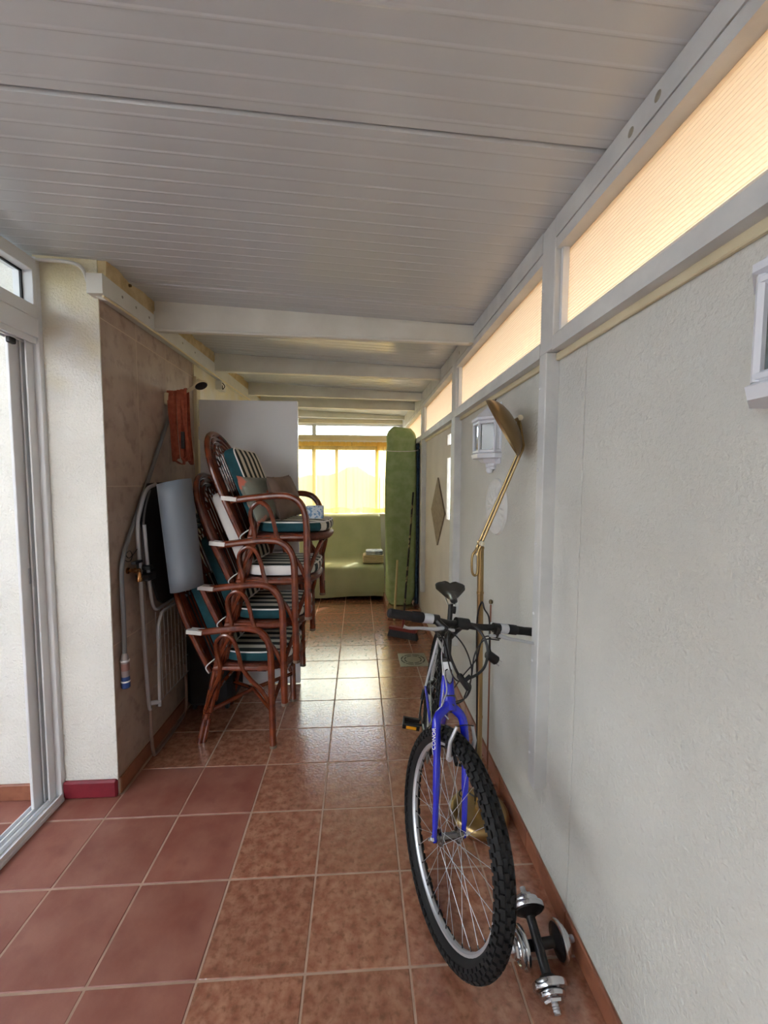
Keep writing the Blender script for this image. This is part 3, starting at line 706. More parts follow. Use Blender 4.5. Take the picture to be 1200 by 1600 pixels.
    T.part('brake_noodle', MB().tube(smoothpath([hub1+u1*.382+d1*.01-n1*.03, hub1+u1*.386+d1*.012, hub1+u1*.38+d1*.01+n1*.03], 4), .0015, 6), black)
    # main frame
    BB = C2+hd*.44+u2*.285; ST = Vector((.452, 2.045, .64)); SC_ = Vector((.487, 2.13, .868))
    fr = T.part('frame', MB().tube([HTl+hx*.025, BB], [.019, .018], 14), blue)
    T.part('top_tube', MB().tube([HTt-hx*.02, ST], [.0165, .015], 14), silver_paint, fr, label='silver top tube')
    T.part('seat_tube', MB().tube([BB, ST, ST+(SC_-ST)*.12], .0155, 14), blue, fr)
    for s in (-1, 1):
        T.part('chain_stay', MB().tube([BB+n2*(.025*s), hub2+n2*(.058*s)], [.010, .008], 10), blue, fr)
        T.part('seat_stay', MB().tube([ST+n2*(.012*s), hub2+u2*.30+n2*(.03*s)-d2*.0+d2*.03, hub2+n2*(.058*s)], [.009, .009, .007], 10), silver_paint, fr)
    # seat post and saddle
    T.part('seat_post', MB().tube([ST+(SC_-ST)*.1, SC_], .0135, 14).lathe([(.02, 0), (.02, .025)], SC_-Vector((0, 0, .03)), n2, 12), black)
    us = (u2*.5+Vector((0, .06, .5))).normalized(); ds = d2.copy(); ds = (ds-us*ds.dot(us)).normalized(); ns = us.cross(ds)
    def sad(u, v):
        s = v; a = 2*PI*u; x = .15-.27*s        # along the bike, nose first
        w_ = .018+.004*s+.070*max(0, (s-.38)/.62)**1.0
        if s > .93: w_ *= 1-((s-.93)/.07)**2*.45
        if s < .05: w_ *= .35+.65*(s/.05)
        cy, cz = math.cos(a), math.sin(a)
        h = .012+.014*s
        top = .012*s-.03*math.exp(-(cy/.35)**2)*max(0, (s-.45)) if cz > 0 else 0
        return SC_+us*(.045+h*cz+top+.05*max(0, s-.55))+ds*x+ns*(w_*cy)
    sm = MB().grid(sad, 20, 22, True); sm.f += [tuple(len(sm.v)-20*22+i*22 for i in range(20))[::-1], tuple(len(sm.v)-20*22+i*22+21 for i in range(20))]; sm.mi += [0, 0]
    sd_o = T.part('saddle', sm, M('saddle_vinyl', (24, 22, 22), rough=.4))
    for s in (-1, 1): T.part('saddle_rail', MB().tube([SC_+u2*.03+d2*.10+n2*(.012*s), SC_+u2*.005+d2*.03+n2*(.02*s), SC_+u2*.005-d2*.05+n2*(.022*s), SC_+u2*.035-d2*.10+n2*(.03*s)], .0035, 8), alu, sd_o)
    # drivetrain
    cr = T.part('crankset', MB().lathe([(.088, -.002), (.092, 0), (.088, .002)], BB-n2*.045, n2, 36).lathe([(.064, -.002), (.067, 0), (.064, .002)], BB-n2*.037, n2, 30).tube([BB-n2*.06, BB+n2*.06], .014, 12), M('dark_steel', (60, 60, 62), rough=.35, metal=.9))
    cd = (d2*-.35-u2*.05).normalized()
    for s in (-1, 1):
        e0 = BB+n2*(.058*s); e1 = e0+cd*(.165*(-s))+n2*(.008*s)
        T.part('crank_arm', MB().tube([e0, e1], [.012, .009], 10), M('dark_steel', (60, 60, 62)), cr)
        pc = e1+n2*(.062*s)
        T.part('pedal', MB().tube([e1, pc+n2*(.04*s)], .006, 8).obox(pc+d2*.032, n2*.042, d2*.007, u2*.011).obox(pc-d2*.032, n2*.042, d2*.007, u2*.011).obox(pc+n2*(.040*s), n2*.004, d2*.036, u2*.011), black, cr)
        T.part('reflector', MB().obox(pc+d2*.0395, n2*.026, d2*.002, u2*.007), amber, cr)
    T.part('cassette', MB().lathe([(.03, 0), (.034, .006), (.040, .014), (.046, .022), (.05, .03), (.048, .032)], hub2-n2*.046, n2, 30), M('dark_steel', (60, 60, 62)), None)
    dr = T.part('rear_derailleur', MB().tube([hub2-n2*.06-u2*.02, hub2-n2*.068-u2*.075+d2*.01], [.014, .011], 10).obox(hub2-n2*.07-u2*.12+d2*.03, d2*.012, n2*.004, u2*.055), M('dark_steel', (60, 60, 62)))
    for k in (0, 1): T.part('jockey_wheel', MB().lathe([(.02, -.003), (.022, 0), (.02, .003)], hub2-n2*.066-u2*(.075+.09*k)+d2*(.02+.02*k), n2, 16), black, dr)
    # a loop of chain: upper and lower runs
    T.part('chain', MB().tube([hub2-n2*.035+u2*.04, BB-n2*.045+u2*.09], .0035, 6).tube([hub2-n2*.06-u2*.165+d2*.03, BB-n2*.045-u2*.09], .0035, 6), M('dark_steel', (60, 60, 62)))
    return org
build_bike()

# cable lock hung over the bars
lk = Thing('bicycle_lock', 'black cable lock with plastic barrel looped over the bicycle handlebar', 'lock', tuple(at(735, 1066, Y=1.38)))
c_ = [at(733, 1078, Y=1.37), at(716, 1054, Y=1.375), at(702, 1020, Y=1.38), at(701, 992, Y=1.40), at(716, 979, Y=1.44), at(738, 977, Y=1.455), at(754, 992, Y=1.43), at(762, 1015, Y=1.40), at(758, 1040, Y=1.375), at(745, 1054, Y=1.365), at(728, 1062, Y=1.365)]
lk.part('steel_cable', MB().tube(smoothpath(c_, 7), .0048, 8), black)
bd0, bd1 = at(718, 1056, Y=1.372), at(732, 1076, Y=1.368)
lk.part('barrel', MB().tube([bd0-(bd1-bd0)*.1, bd0, bd1, bd1+(bd1-bd0)*.05], [.008, .011, .011, .009], 12), black)
lk.part('barrel', MB().tube([at(727, 1063, Y=1.362), at(735, 1056, Y=1.362)], .007, 10), M('grip_rubber', (20, 20, 22)))

# ------------------------------------------------------------------ brass floor lamp
def build_lamp():
    bx, by = .535, 1.735; org = (bx, by, 0)
    T = Thing('floor_lamp', 'tall brass uplighter floor lamp with angled arm beside the bicycle', 'lamp', org)
    prof = [(.02, .066), (.09, .066), (.108, .064), (.122, .058), (.131, .046), (.134, .032), (.131, .018), (.122, .006), (.11, .001), (.05, .001)]
    T.part('base', MB().lathe([(0, .066)]+prof+[(0, .001)], org, (0, 0, 1), 48), brass)
    pt = Vector((.517, 1.72, 1.236))
    po = T.part('pole', MB().tube([(bx, by, .06), tuple(pt)], .0135, 18), brass)
    T.part('foot_collar', MB().lathe([(.021, 0), (.021, .008), (.014, .014)], (bx, by, .066), (0, 0, 1), 20), brass, po)
    for f_ in (.36, .83, .995):
        c = Vector((bx, by, .06)).lerp(pt, f_)
        T.part('joint_ring', MB().lathe([(.0135, -.006), (.0152, -.004), (.0152, .004), (.0135, .006)], c, (0, 0, 1), 18), brass, po)
    kn = Vector((.513, 1.712, 1.252)); bend = Vector((.668, 1.675, 1.652)); tk = Vector((.645, 1.665, 1.764))
    T.part('knuckle', MB().tube([pt, kn], .010, 12).lathe([(.012, -.012), (.014, 0), (.012, .012)], kn, (0, 1, 0), 16), brass)
    for k in (0, 1):
        o = Vector((.0, .003-.006*k, 0))+Vector((-.0048+.0096*k, 0, .002-.004*k))
        p = [kn+o+Vector((-.02, 0, -.05)), kn+o, kn.lerp(bend, .5)+o, bend.lerp(kn, .03)+o, bend.lerp(tk, .06)+o, tk+o*.5]
        T.part('arm_rod', MB().tube(p, .0052, 10), brass)
    for c in (kn, tk):
        T.part('knob', MB().lathe([(0, .026), (.009, .024), (.0115, .018), (.010, .010), (.006, 0)], c+Vector((0, -.002, 0)), (0, -1, 0), 16), whitecap)
    h0 = kn+Vector((-.012, -.004, -.02))
    T.part('handle', MB().tube(smoothpath([h0, h0+Vector((-.022, 0, -.035)), h0+Vector((-.022, 0, -.10)), h0+Vector((-.010, 0, -.118)), h0+Vector((.001, 0, -.10)), h0+Vector((.001, 0, -.03)), h0+Vector((.006, 0, -.002))], 5), .0052, 8), brass)
    # dish shade: apex outward to the upper right
    T1, B1 = Vector((.506, 1.655, 1.832)), Vector((.640, 1.652, 1.612)); c = (T1+B1)/2; rr = (T1-B1).length/2
    ax = Vector((.80, -.30, .50)); e = (T1-B1).normalized(); ax = (ax-e*ax.dot(e)).normalized()
    pr = [(rr, 0), (rr*.985, .008), (rr*.93, .018), (rr*.8, .033), (rr*.6, .047), (rr*.35, .055), (0, .058)]
    inn = [(0, .055), (rr*.35, .052), (rr*.6, .044), (rr*.8, .030), (rr*.93, .015), (rr*.975, .006), (rr*.99, 0)]
    sh = T.part('lamp_shade', MB().lathe(inn+pr, c, ax, 48), brass_d)
    T.part('shade_pivot', MB().tube([c+ax*.05, (c+ax*.07).lerp(tk, .6), tk], .007, 10), brass_d, sh)
    T.part('rivet', MB().lathe([(0, .003), (.003, .002), (.004, 0)], T1-e*.02+ax*.014, ax, 8), whitecap, sh)
    T.part('bulb', MB().tube([c-e*.05+ax*.02, c+e*.05+ax*.02], .006, 10), whitecap, sh)
    # flex with plug
    cp = [Vector((bx-.016, by, .09)), Vector((.515, 1.72, .5)), Vector((.505, 1.712, .9)), Vector((.52, 1.70, 1.0)), at(757, 952, Y=1.68), at(764, 965, Y=1.62), at(765, 990, Y=1.56), at(765, 1012, Y=1.5), at(768, 1022, Y=1.5)]
    T.part('flex', MB().tube(smoothpath(cp, 6), .0035, 8), black)
    a, b = at(762, 1022, Y=1.5), at(775, 1032, Y=1.5); dv = (b-a).normalized()
    pg = T.part('plug', MB().tube([a-dv*.006, a, b, b+dv*.004], [.010, .017, .018, .014], 14), black)
    up = Vector((-dv.z, 0, dv.x)).normalized()
    for s in (-1, 1): T.part('prong', MB().tube([b+up*(.009*s), b+dv*.022+up*(.009*s)], .0022, 6), chrome, pg)
    q = [Vector((bx-.05, by+.03, .068)), Vector((bx-.075, by+.05, .085)), Vector((bx-.055, by+.06, .098)), Vector((bx-.012, by+.01, .10))]
    T.part('flex', MB().tube(smoothpath(q, 5), .0035, 8), black)
build_lamp()
rd = Thing('metal_rod', 'thin copper-coloured rod leaning on wall behind the floor lamp', 'rod', (.67, 2.03, 0))
rd.part('shaft', MB().tube([(.665, 2.02, .002), (.686, 2.085, .875)], .0045, 8), copper)
rd.part('knob', MB().lathe([(0, -.012), (.009, -.008), (.011, 0), (.009, .010), (0, .014)], (.6865, 2.087, .888), (.03, .07, 1), 14), M('knob_bronze', (110, 96, 72), rough=.35, metal=.8))
rd.part('clip', MB().bbox(.672, .699, 2.066, 2.082, .775, .785, .002), plasterw)

# ------------------------------------------------------------------ dumbbells
def dumbbell(label, a, b, plates_a, plates_b):
    a, b = Vector(a), Vector(b); ax = (b-a).normalized(); L = (b-a).length
    T = Thing('dumbbell', label, 'dumbbell', ((a.x+b.x)/2, (a.y+b.y)/2, 0), 'dumbbells on the floor')
    T.part('threaded_bar', MB().lathe([(.0095, 0)]+[((.0105 if k % 2 else .0088), .004+k*.0028) for k in range(int((L-.008)/.0028))]+[(.0095, L)], a, ax, 14), alu)
    T.part('grip', MB().tube([a+ax*.062, b-ax*.062], .0145, 16), black)
    for o, s, pls in ((a, 1, plates_a), (b, -1, plates_b)):
        x = .030
        c = MB().lathe([(.012, -.012), (.026, -.010), (.029, -.004), (.026, 0)], o+ax*(x*s), ax*s, 6)
        T.part('star_collar', c, chrome)
        for r_, t_ in pls:
            T.part('weight_plate', MB().lathe([(.010, 0), (r_*.55, .001), (r_*.6, .004), (r_*.8, .004), (r_*.86, .0), (r_*.97, .001), (r_, .004), (r_, t_-.004), (r_*.97, t_-.001), (r_*.86, t_), (r_*.8, t_-.004), (.010, t_-.002)], o+ax*(x*s), ax*s, 40), chrome)
            x += t_+.001
        r_ = pls[-1][0]; T.part('inner_disc', MB().lathe([(.012, -.004), (r_*.84, -.003), (r_*.84, .001), (.03, .004), (.02, .012), (.0145, .014)], o+ax*(x*s), ax*s, 32), black)
dumbbell('chrome dumbbell lying on floor parallel to the wall, nearer the camera', (.553, 1.026, .030), (.553, 1.286, .140), [(.038, .014), (.051, .018)], [(.040, .013), (.053, .017)])
dumbbell('chrome dumbbell lying crosswise between bicycle tyre and baseboard', (.462, 1.172, .056), (.683, 1.192, .056), [(.046, .011), (.055, .013)], [(.042, .011), (.055, .013)])

# ------------------------------------------------------------------ rattan chairs
CW = .51
def make_chair(label):
    T = Thing('rattan_chair', label, 'chair', (0, 0, 0), 'stack of rattan armchairs')
    for y, s in ((0, 1), (CW, -1)):
        arm = [(0, 0), (-.002, .15), (-.004, .35), (-.006, .52), (-.016, .60), (-.045, .655), (-.095, .684), (-.17, .69), (-.30, .677), (-.42, .662)]
        P = smoothpath([(x, y, z) for x, z in arm], 5)
        a_o = T.part('arm_and_front_leg', MB().tube(P, [.0195]*len(P), 10), cane)
        T.part('worn_foot', MB().tube([(0, y, .0), (0, y, .016)], .0205, 10), M('worn_cane_end', (120, 100, 84), rough=.8), a_o)
        T.part('arm_binding', MB().obox((-.425, y, .672), (.042, 0, -.004), (0, .026, 0), (.001, 0, .011)), whitecloth, a_o, label='white cloth binding at the rear of the armrest')
        yr = y+s*.04
        r_o = T.part('rear_leg', MB().tube([(-.436, yr, 0), (-.36, yr-s*.012, .32), (-.275, yr-s*.015, .665)], .0165, 10).tube([(-.415, yr+s*.006, .0), (-.335, yr-s*.006, .32), (-.255, yr-s*.010, .66)], .0145, 10), cane)
        T.part('leg_wrapping', MB().tube([(-.39, yr-s*.004, .155), (-.382, yr-s*.006, .19)], .026, 10), cane, r_o)
        rail = MB().tube([(-.33, y+s*.012, .455), (-.005, y+s*.004, .462)], .0155, 10)
        r2 = T.part('side_rail', rail, cane)
        for k in range(4): T.part('rail_wrapping', MB().tube([(-.075+.011*k, y+s*.006, .461), (-.066+.011*k, y+s*.006, .461)], .019, 10), cane, r2)
        lp = [(-.395, .20), (-.35, .31), (-.305, .40), (-.292, .47), (-.312, .57), (-.303, .622), (-.262, .652), (-.218, .628), (-.19, .56), (-.168, .47), (-.12, .39), (-.06, .325), (-.012, .22)]
        P = smoothpath([(x, y-s*.004+s*.02*max(0, (.46-z)/.2), z) for x, z in lp], 4)
        T.part('arm_loop', MB().tube(P, .0125, 8), cane)
    # seat: round fronted rim with woven panel
    def so(a, k=1.0):
        c_, s_ = math.cos(a), math.sin(a)
        x = -.155+.225*k*(abs(c_)**.8)*(1 if c_ > 0 else -1)+(.012 if c_ > 0 else 0); y = CW/2+.225*k*(abs(s_)**.7)*(1 if s_ > 0 else -1); return x, y
    T.part('seat_rim', MB().tube([(*so(2*PI*k/40), .455) for k in range(40)], .024, 10, True), weave)
    T.part('woven_seat', MB().prism([(*so(2*PI*k/40, .97), .455) for k in range(40)], (0, 0, .012)), weave)
    for y0, y1 in ((.07, CW-.02), (CW-.07, .02)):
        T.part('cross_stretcher', MB().tube([(-.395, y0, .17), (-.19, CW/2, .215), (-.008, y1, .20)], .0125, 8), cane)
    T.part('rear_stretcher', MB().tube([(-.37, .05, .27), (-.37, CW-.05, .27)], .0125, 8), cane)
    T.part('front_stretcher', MB().tube(smoothpath([(0, .015, .26), (.045, .12, .40), (.055, CW/2, .425), (.045, CW-.12, .40), (0, CW-.015, .26)], 5), .0125, 8), cane)
    # tall oval back
    b0 = Vector((-.375, 0, .44)); bd_ = Vector((-.36, 0, .933)).normalized()
    def bp(y, s, off=0): return b0+bd_*s+Vector((0, y, 0))+Vector((.933, 0, .36)).normalized()*off
    def arch(w_, top, k=24):
        P = [bp(CW/2-w_*.86, -.02), bp(CW/2-w_*.95, .15)]
        P += [bp(CW/2-w_*math.cos(PI*i/k), .30+(top-.30)*math.sin(PI*i/k)**.85) for i in range(k+1)]
        return P+[bp(CW/2+w_*.95, .15), bp(CW/2+w_*.86, -.02)]
    T.part('back_frame', MB().tube(arch(.245, .655), .017, 10), cane)
    T.part('inner_back_hoop', MB().tube(arch(.213, .620), .0135, 8), cane)
    T.part('inner_back_hoop', MB().tube(arch(.186, .590), .0115, 8), cane)
    for k in range(9):
        y = CW/2+(k-4)*.037; top = .30+.225*math.sqrt(max(0, 1-((k-4)*.037/.186)**2))
        T.part('back_spindle', MB().tube([bp(y, -.01), bp(CW/2+(y-CW/2)*1.02, top)], .0055, 6), cane)
    for k in range(5):
        a = R(40+25*k); c_ = bp(CW/2-.155*math.cos(a), .30+.255*math.sin(a))
        T.part('back_ring', MB().tube([c_+Vector((0, math.cos(t), 0))*.024+bd_*(math.sin(t)*.024) for t in [2*PI*i/14 for i in range(14)]], .0055, 6, True), cane)
    T.part('back_rail', MB().tube([bp(.03, .0), bp(CW-.03, .0)], .014, 8), cane)
    return T.o
CH0 = (-.483, 2.307); DX, DZ = .068, .247
cl = ['rattan armchair at the bottom of the stack, standing on the floor', 'rattan armchair second from the bottom of the stack', 'rattan armchair third from the bottom of the stack', 'topmost rattan armchair of the stack, carrying pillows']
proto = make_chair(cl[0])
for i in range(4):
    o = proto if i == 0 else copy_thing(proto)
    o['label'] = cl[i]; o.location = (CH0[0]+DX*i, CH0[1], DZ*i); o.rotation_euler.z = R(-4)
# padded cushions
def make_cushion(label, side, loc):
    T = Thing('chair_cushion', label, 'cushion', (0, 0, 0), 'chair cushions in the rattan stack')
    bdv = Vector((-.36, 0, .933)).normalized(); nv = Vector((.933, 0, .36)).normalized(); b0 = Vector((-.345, 0, .515))
    mb = MB(); ol = rrect(.045, CW-.045, 0, .445, .04)
    rim = pad(mb, ol, b0+nv*.018, Vector((0, 1, 0)), bdv, nv, .07, .02, 0, 1, .006)
    bk_ = T.part('back_pad', mb, (side, stripes))
    T.part('piping', MB().tube([p+nv*.002 for p in rim], .0045, 6, True), whitecloth, bk_)
    mb = MB(); ol = []
    for k in range(36):
        a = 2*PI*k/36; c_, s_ = math.cos(a), math.sin(a)
        ol.append((-.135+(.235 if c_ > 0 else .195)*(abs(c_)**.75)*(1 if c_ > 0 else -1), CW/2+.225*(abs(s_)**.55)*(1 if s_ > 0 else -1)))
    rim = pad(mb, ol, Vector((0, 0, .482)), Vector((1, 0, 0)), Vector((0, 1, 0)), Vector((0, 0, 1)), .06, .02, 0, 1, .006, .055)
    st = T.part('seat_pad', mb, (side, stripes))
    T.part('piping', MB().tube([Vector(p)+Vector((0, 0, .002)) for p in rim], .0045, 6, True), whitecloth, st)
    for y in (.05, CW-.05):
        T.part('tie', MB().tube(smoothpath([(-.33, y, .50), (-.36, y-.02, .48), (-.38, y-.035, .455), (-.365, y-.03, .42)], 4), .0035, 6), whitecloth)
    T.o.location = loc; T.o.rotation_euler.z = R(-4)
cu = [('teal-edged striped cushion on the bottom rattan chair', teal), ('teal-edged striped cushion on the second rattan chair from below', teal), ('white-edged striped cushion on the third rattan chair from below', whitecloth), ('green and white striped cushion on the topmost rattan chair', teal)]
for i, (lb, sd) in enumerate(cu): make_cushion(lb, sd, (CH0[0]+DX*i, CH0[1], DZ*i))
# pillows and box on the top chair
def pillow(name, label, c, ax, ay, az, w_, h_, t_, mt):
    c, ax, ay, az = Vector(c), Vector(ax).normalized(), Vector(ay).normalized(), Vector(az).normalized(); mb = MB()
    for s in (1, -1):
        def f(u, v):
            a, b = 2*u-1, 2*v-1
            th = t_*max(0, (1-a*a)*(1-b*b))**.42*(1+.07*math.sin(5*a+2*b)+.05*math.sin(7*b-3*a))
            k = 1-.06*(a*a*(1-b*b)+b*b*(1-a*a))
            return c+ax*(a*w_*(1-.07*(1-b*b)))+ay*(b*h_*(1-.07*(1-a*a)))+az*(s*th)
        mb.grid(f, 19, 19)
    return single(name, mb, mt, label, 'pillow', tuple(c), 'pillows on the top chair', 60)
tx, ty, tz = CH0[0]+DX*3, CH0[1], DZ*3
pillow('pillow', 'grey pillow with coral flowers on the topmost rattan chair', (tx-.262, ty+.19, tz+.668), (.42, -.15, -.9), (.35, .93, .0), (.85, -.3, .35), .145, .19, .065, pillow_g)
pillow('pillow', 'brown pillow behind the grey floral pillow on the top chair', (tx-.165, ty+.27, tz+.675), (.30, 0, -.95), (.2, .97, .05), (.9, -.15, .3), .135, .175, .055, pillow_b)
single('tissue_box', MB().bbox(-.05, .05, -.032, .032, 0, .075, .003), (boxm,), 'small white and blue printed box on the top chair seat', 'box').location = (tx+.02, ty+.22, tz+.548)

# ------------------------------------------------------------------ left wall gear
sx, sy, sz = XL, 2.602, 2.003
S_ = Thing('shower', 'cream shower arm with dark-faced head on the tiled wall', 'shower', (sx, sy, sz))
S_.part('wall_flange', MB().bbox(XL, -1.118, sy-.022, sy+.022, sz-.04, sz+.03, .006), cream_pl)
hp = at(313, 600, Y=sy)
S_.part('arm', MB().tube(smoothpath([(-1.13, sy, sz+.012), (-1.08, sy, sz+.018), (-1.0, sy, sz+.055), tuple(hp)], 5), .0105, 10), cream_pl)
hv = Vector((.45, -.25, -.85)).normalized()
h_ = S_.part('shower_head', MB().lathe([(.011, -.03), (.014, -.02), (.03, -.006), (.04, .004), (.041, .012), (.038, .014)], hp, hv, 24), cream_pl)
S_.part('spray_face', MB().lathe([(.037, 0), (.034, .004), (0, .005)], hp+hv*.013, hv, 24), black, h_)
jb = at(345, 604, X=-1.125)
JB = Thing('junction_box', 'small white junction box with loose wires under the ledger', 'junction box', tuple(jb))
JB.part('box', MB().obox(jb, (.025, 0, 0), (0, .055, 0), (0, 0, .035)), white_wood)
JB.part('wires', MB().tube(smoothpath([jb+Vector((.026, -.04, .02)), jb+Vector((.05, -.06, -.01)), jb+Vector((.04, -.07, -.035)), jb+Vector((.03, -.05, -.03)), jb+Vector((.026, -.04, .0))], 5), .0035, 6), black)
# orange strap wound over the arm
O_ = Thing('webbing_strap', 'orange webbing strap wound over the shower arm', 'strap', (-1.07, sy, 1.63))
for k in range(6):
    xk = -1.122+.0195*k; zt = sz+.03+max(0, (xk+1.08))*.25; lo = 1.63+.02*math.sin(k*2.1); sw = .012*math.sin(k*1.7+1)
    f_ = [(xk+sw*2+.018, sy-.024-.004*(k % 3), lo+.02), (xk+sw+.006, sy-.028-.005*(k % 3), (lo+zt)/2), (xk, sy-.018-.003*(k % 2), zt-.01), (xk, sy-.008, zt+.008), (xk, sy+.008, zt+.008), (xk, sy+.018, zt-.01), (xk-sw*.5, sy+.024, (lo+zt)/2), (xk-sw+.014, sy+.020, lo+.02), (xk+.016, sy, lo), (xk+sw*2+.018, sy-.022-.004*(k % 3), lo+.018)]
    O_.part('strap_turn', MB().ribbon(smoothpath(f_, 4), (1, .35*math.sin(k*2.3), 0), .020, .0022), orange)
O_.part('buckle', MB().bbox(-1.045, -1.025, sy-.052, sy-.044, 1.70, 1.80, .002), M('dark_steel', (60, 60, 62)))
# grey hose with coupling
H_ = Thing('garden_hose', 'grey hose with blue coupling hanging down the tiled wall', 'hose', (-1.13, 2.042, .5))
hp_ = [(-1.12, 2.612, 1.99), (-1.13, 2.605, 1.90), (-1.13, 2.44, 1.67), (-1.13, 2.277, 1.445), (-1.13, 2.14, 1.257), (-1.13, 2.075, 1.17), (-1.13, 2.045, 1.09), (-1.13, 2.040, 1.0), (-1.13, 2.044, .865), (-1.13, 2.041, .67)]
H_.part('tube', MB().tube(smoothpath(hp_, 6), .0105, 10), hose_g)
H_.part('tube', MB().tube(smoothpath([(-1.11, 2.30, 1.46), (-1.11, 2.24, 1.36), (-1.11, 2.21, 1.22), (-1.11, 2.215, 1.05), (-1.11, 2.25, .93)], 6), .006, 8), hose_g)
cpl = H_.part('coupling', MB().lathe([(.010, .17), (.016, .155), (.0185, .14), (.0185, .05)], (-1.13, 2.041, .505), (0, 0, 1), 18), M('clear_grey_plastic', (150, 140, 138), rough=.3))
H_.part('coupling_ring', MB().lathe([(.0195, .128), (.021, .13), (.021, .136), (.0195, .138)], (-1.13, 2.041, .505), (0, 0, 1), 18), white_alu, cpl)
H_.part('label_band', MB().lathe([(.0188, .085), (.0190, .087), (.0190, .118), (.0188, .12)], (-1.13, 2.041, .505), (0, 0, 1), 18), M('faded_pink_print', (150, 112, 104), rough=.5), cpl)
b_ = H_.part('blue_end', MB().lathe([(0, 0), (.017, 0), (.020, .004), (.020, .03), (.0185, .032), (.0205, .036), (.0185, .058)], (-1.13, 2.041, .502), (0, 0, 1), 18), bluepl)
H_.part('coupling_ring', MB().lathe([(.0203, .030), (.0212, .031), (.0212, .037), (.0203, .038)], (-1.13, 2.041, .502), (0, 0, 1), 18), white_alu, b_)
# brass tap
T_ = Thing('garden_tap', 'brass garden tap with black handle on the tiled wall', 'tap', (XL, 2.13, 1.06))
T_.part('body', MB().lathe([(.016, 0), (.016, .006), (.009, .01), (.009, .03), (.013, .034), (.013, .058), (.009, .062)], (XL, 2.13, 1.06), (1, 0, 0), 16).tube([(-1.095, 2.13, 1.06), (-1.085, 2.115, 1.05), (-1.082, 2.108, 1.022)], [.011, .011, .010], 12), M('tap_brass', (160, 116, 76), rough=.25, metal=1))
T_.part('spout_collar', MB().lathe([(.013, -.012), (.0145, 0), (.013, .008)], (-1.082, 2.108, 1.022), (0, 0, 1), 14), M('tap_brass', (1, 1, 1)))
T_.part('handle', MB().tube([(-1.10, 2.13, 1.06), (-1.10, 2.13, 1.10)], .006, 8).obox((-1.10, 2.125, 1.104), (.010, 0, 0), (0, .034, 0), (0, 0, .006)), black)
W_ = MB().tube(smoothpath([(-1.135, 2.05, 1.14), (-1.12, 2.08, 1.115), (-1.12, 2.11, 1.118), (-1.125, 2.13, 1.14), (-1.12, 2.10, 1.165), (-1.125, 2.075, 1.15), (-1.12, 2.10, 1.13), (-1.11, 2.16, 1.17), (-1.11, 2.18, 1.18)], 5), .0022, 6)
single('wire', W_, black, 'short twisted black wire around the hose and drying rack', 'wire', (-1.12, 2.1, 1.14))
# folded drying rack
D_ = Thing('drying_rack', 'folded grey metal clothes drying rack against the tiled wall', 'drying rack', (-1.105, 2.3, 0))
xa = -1.108
def yz(pts, x=xa): return [(x, y, z) for y, z in pts]
D_.part('frame_tube', MB().tube(smoothpath(yz([(2.36, 1.49), (2.26, 1.46), (2.19, 1.36), (2.158, 1.27), (2.166, 1.08), (2.181, .685), (2.206, .343), (2.222, .29)]), 5), .0095, 10), rackm)
D_.part('frame_tube', MB().tube(smoothpath(yz([(2.18, 1.285), (2.201, 1.074), (2.208, 1.019), (2.22, .921), (2.245, .845), (2.29, .817), (2.42, .82), (2.72, .825)], xa+.022), 5), .0085, 10), rackm)
D_.part('frame_tube', MB().tube(smoothpath(yz([(2.236, .30), (2.243, .55), (2.246, .70), (2.256, .75), (2.285, .783), (2.34, .80), (2.72, .80)], xa+.042), 5), .0085, 10), rackm)
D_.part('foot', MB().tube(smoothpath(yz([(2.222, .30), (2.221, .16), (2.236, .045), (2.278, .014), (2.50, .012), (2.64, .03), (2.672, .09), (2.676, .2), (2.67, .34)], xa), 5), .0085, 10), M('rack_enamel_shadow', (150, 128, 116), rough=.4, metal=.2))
D_.part('bracket', MB().bbox(xa-.015, xa+.05, 2.15, 2.23, 1.00, 1.035, .003).bbox(xa-.012, xa+.05, 2.165, 2.21, 1.055, 1.075, .003), black)
D_.part('hinge', MB().tube([(xa-.012, 2.215, .325), (xa+.05, 2.238, .325)], .012, 10), M('rack_enamel', (1, 1, 1)))
for k in range(9): D_.part('wire', MB().tube([(xa+.012, 2.285+.046*k, .80), (xa+.012, 2.295+.046*k, .288)], .0022, 6), rackm)
for z in (.29, .40, .52, .64): D_.part('cross_wire', MB().tube([(xa+.014, 2.25, z), (xa+.014, 2.68, z)], .0018 if z > .3 else .003, 6), rackm)
# mats
mt_ = Thing('foam_mat', 'grey foam mat rolled up, propped between tiled wall and rattan chairs', 'mat', (-.905, 2.245, .935))
def roll(u, v):
    a = 2*PI*1.6*u; r_ = .092-.026*u; t = v
    c = Vector((-.908, 2.255, .938)).lerp(Vector((-.957, 2.25, 1.505)), t)
    return c+Vector((math.cos(a+1.6)*r_, math.sin(a+1.6)*r_, .018*math.cos(a+1.6)))
mb = MB().grid(roll, 70, 8); o = mt_.part('rolled_sheet', mb, greymat); sm_ = o.modifiers.new('thickness', 'SOLIDIFY'); sm_.thickness = .006
single('exercise_mat', MB().prism([(-1.125, 2.215, 1.30), (-1.125, 2.25, 1.43), (-1.125, 2.30, 1.495), (-1.125, 2.56, 1.505), (-1.075, 2.56, .84), (-1.075, 2.31, .84), (-1.08, 2.27, .87), (-1.095, 2.235, 1.0)], (.012, 0, .001)), blackmat, 'thin black mat leaning between drying rack and grey roll', 'mat', (-1.1, 2.4, .84))
bg_ = Thing('suitcase', 'black bag standing on the floor behind the rattan chairs', 'bag', (-.97, 2.82, 0))
bg_.part('body', MB().bbox(-1.12, -.83, 2.70, 3.0, .03, .80, .03), suit)
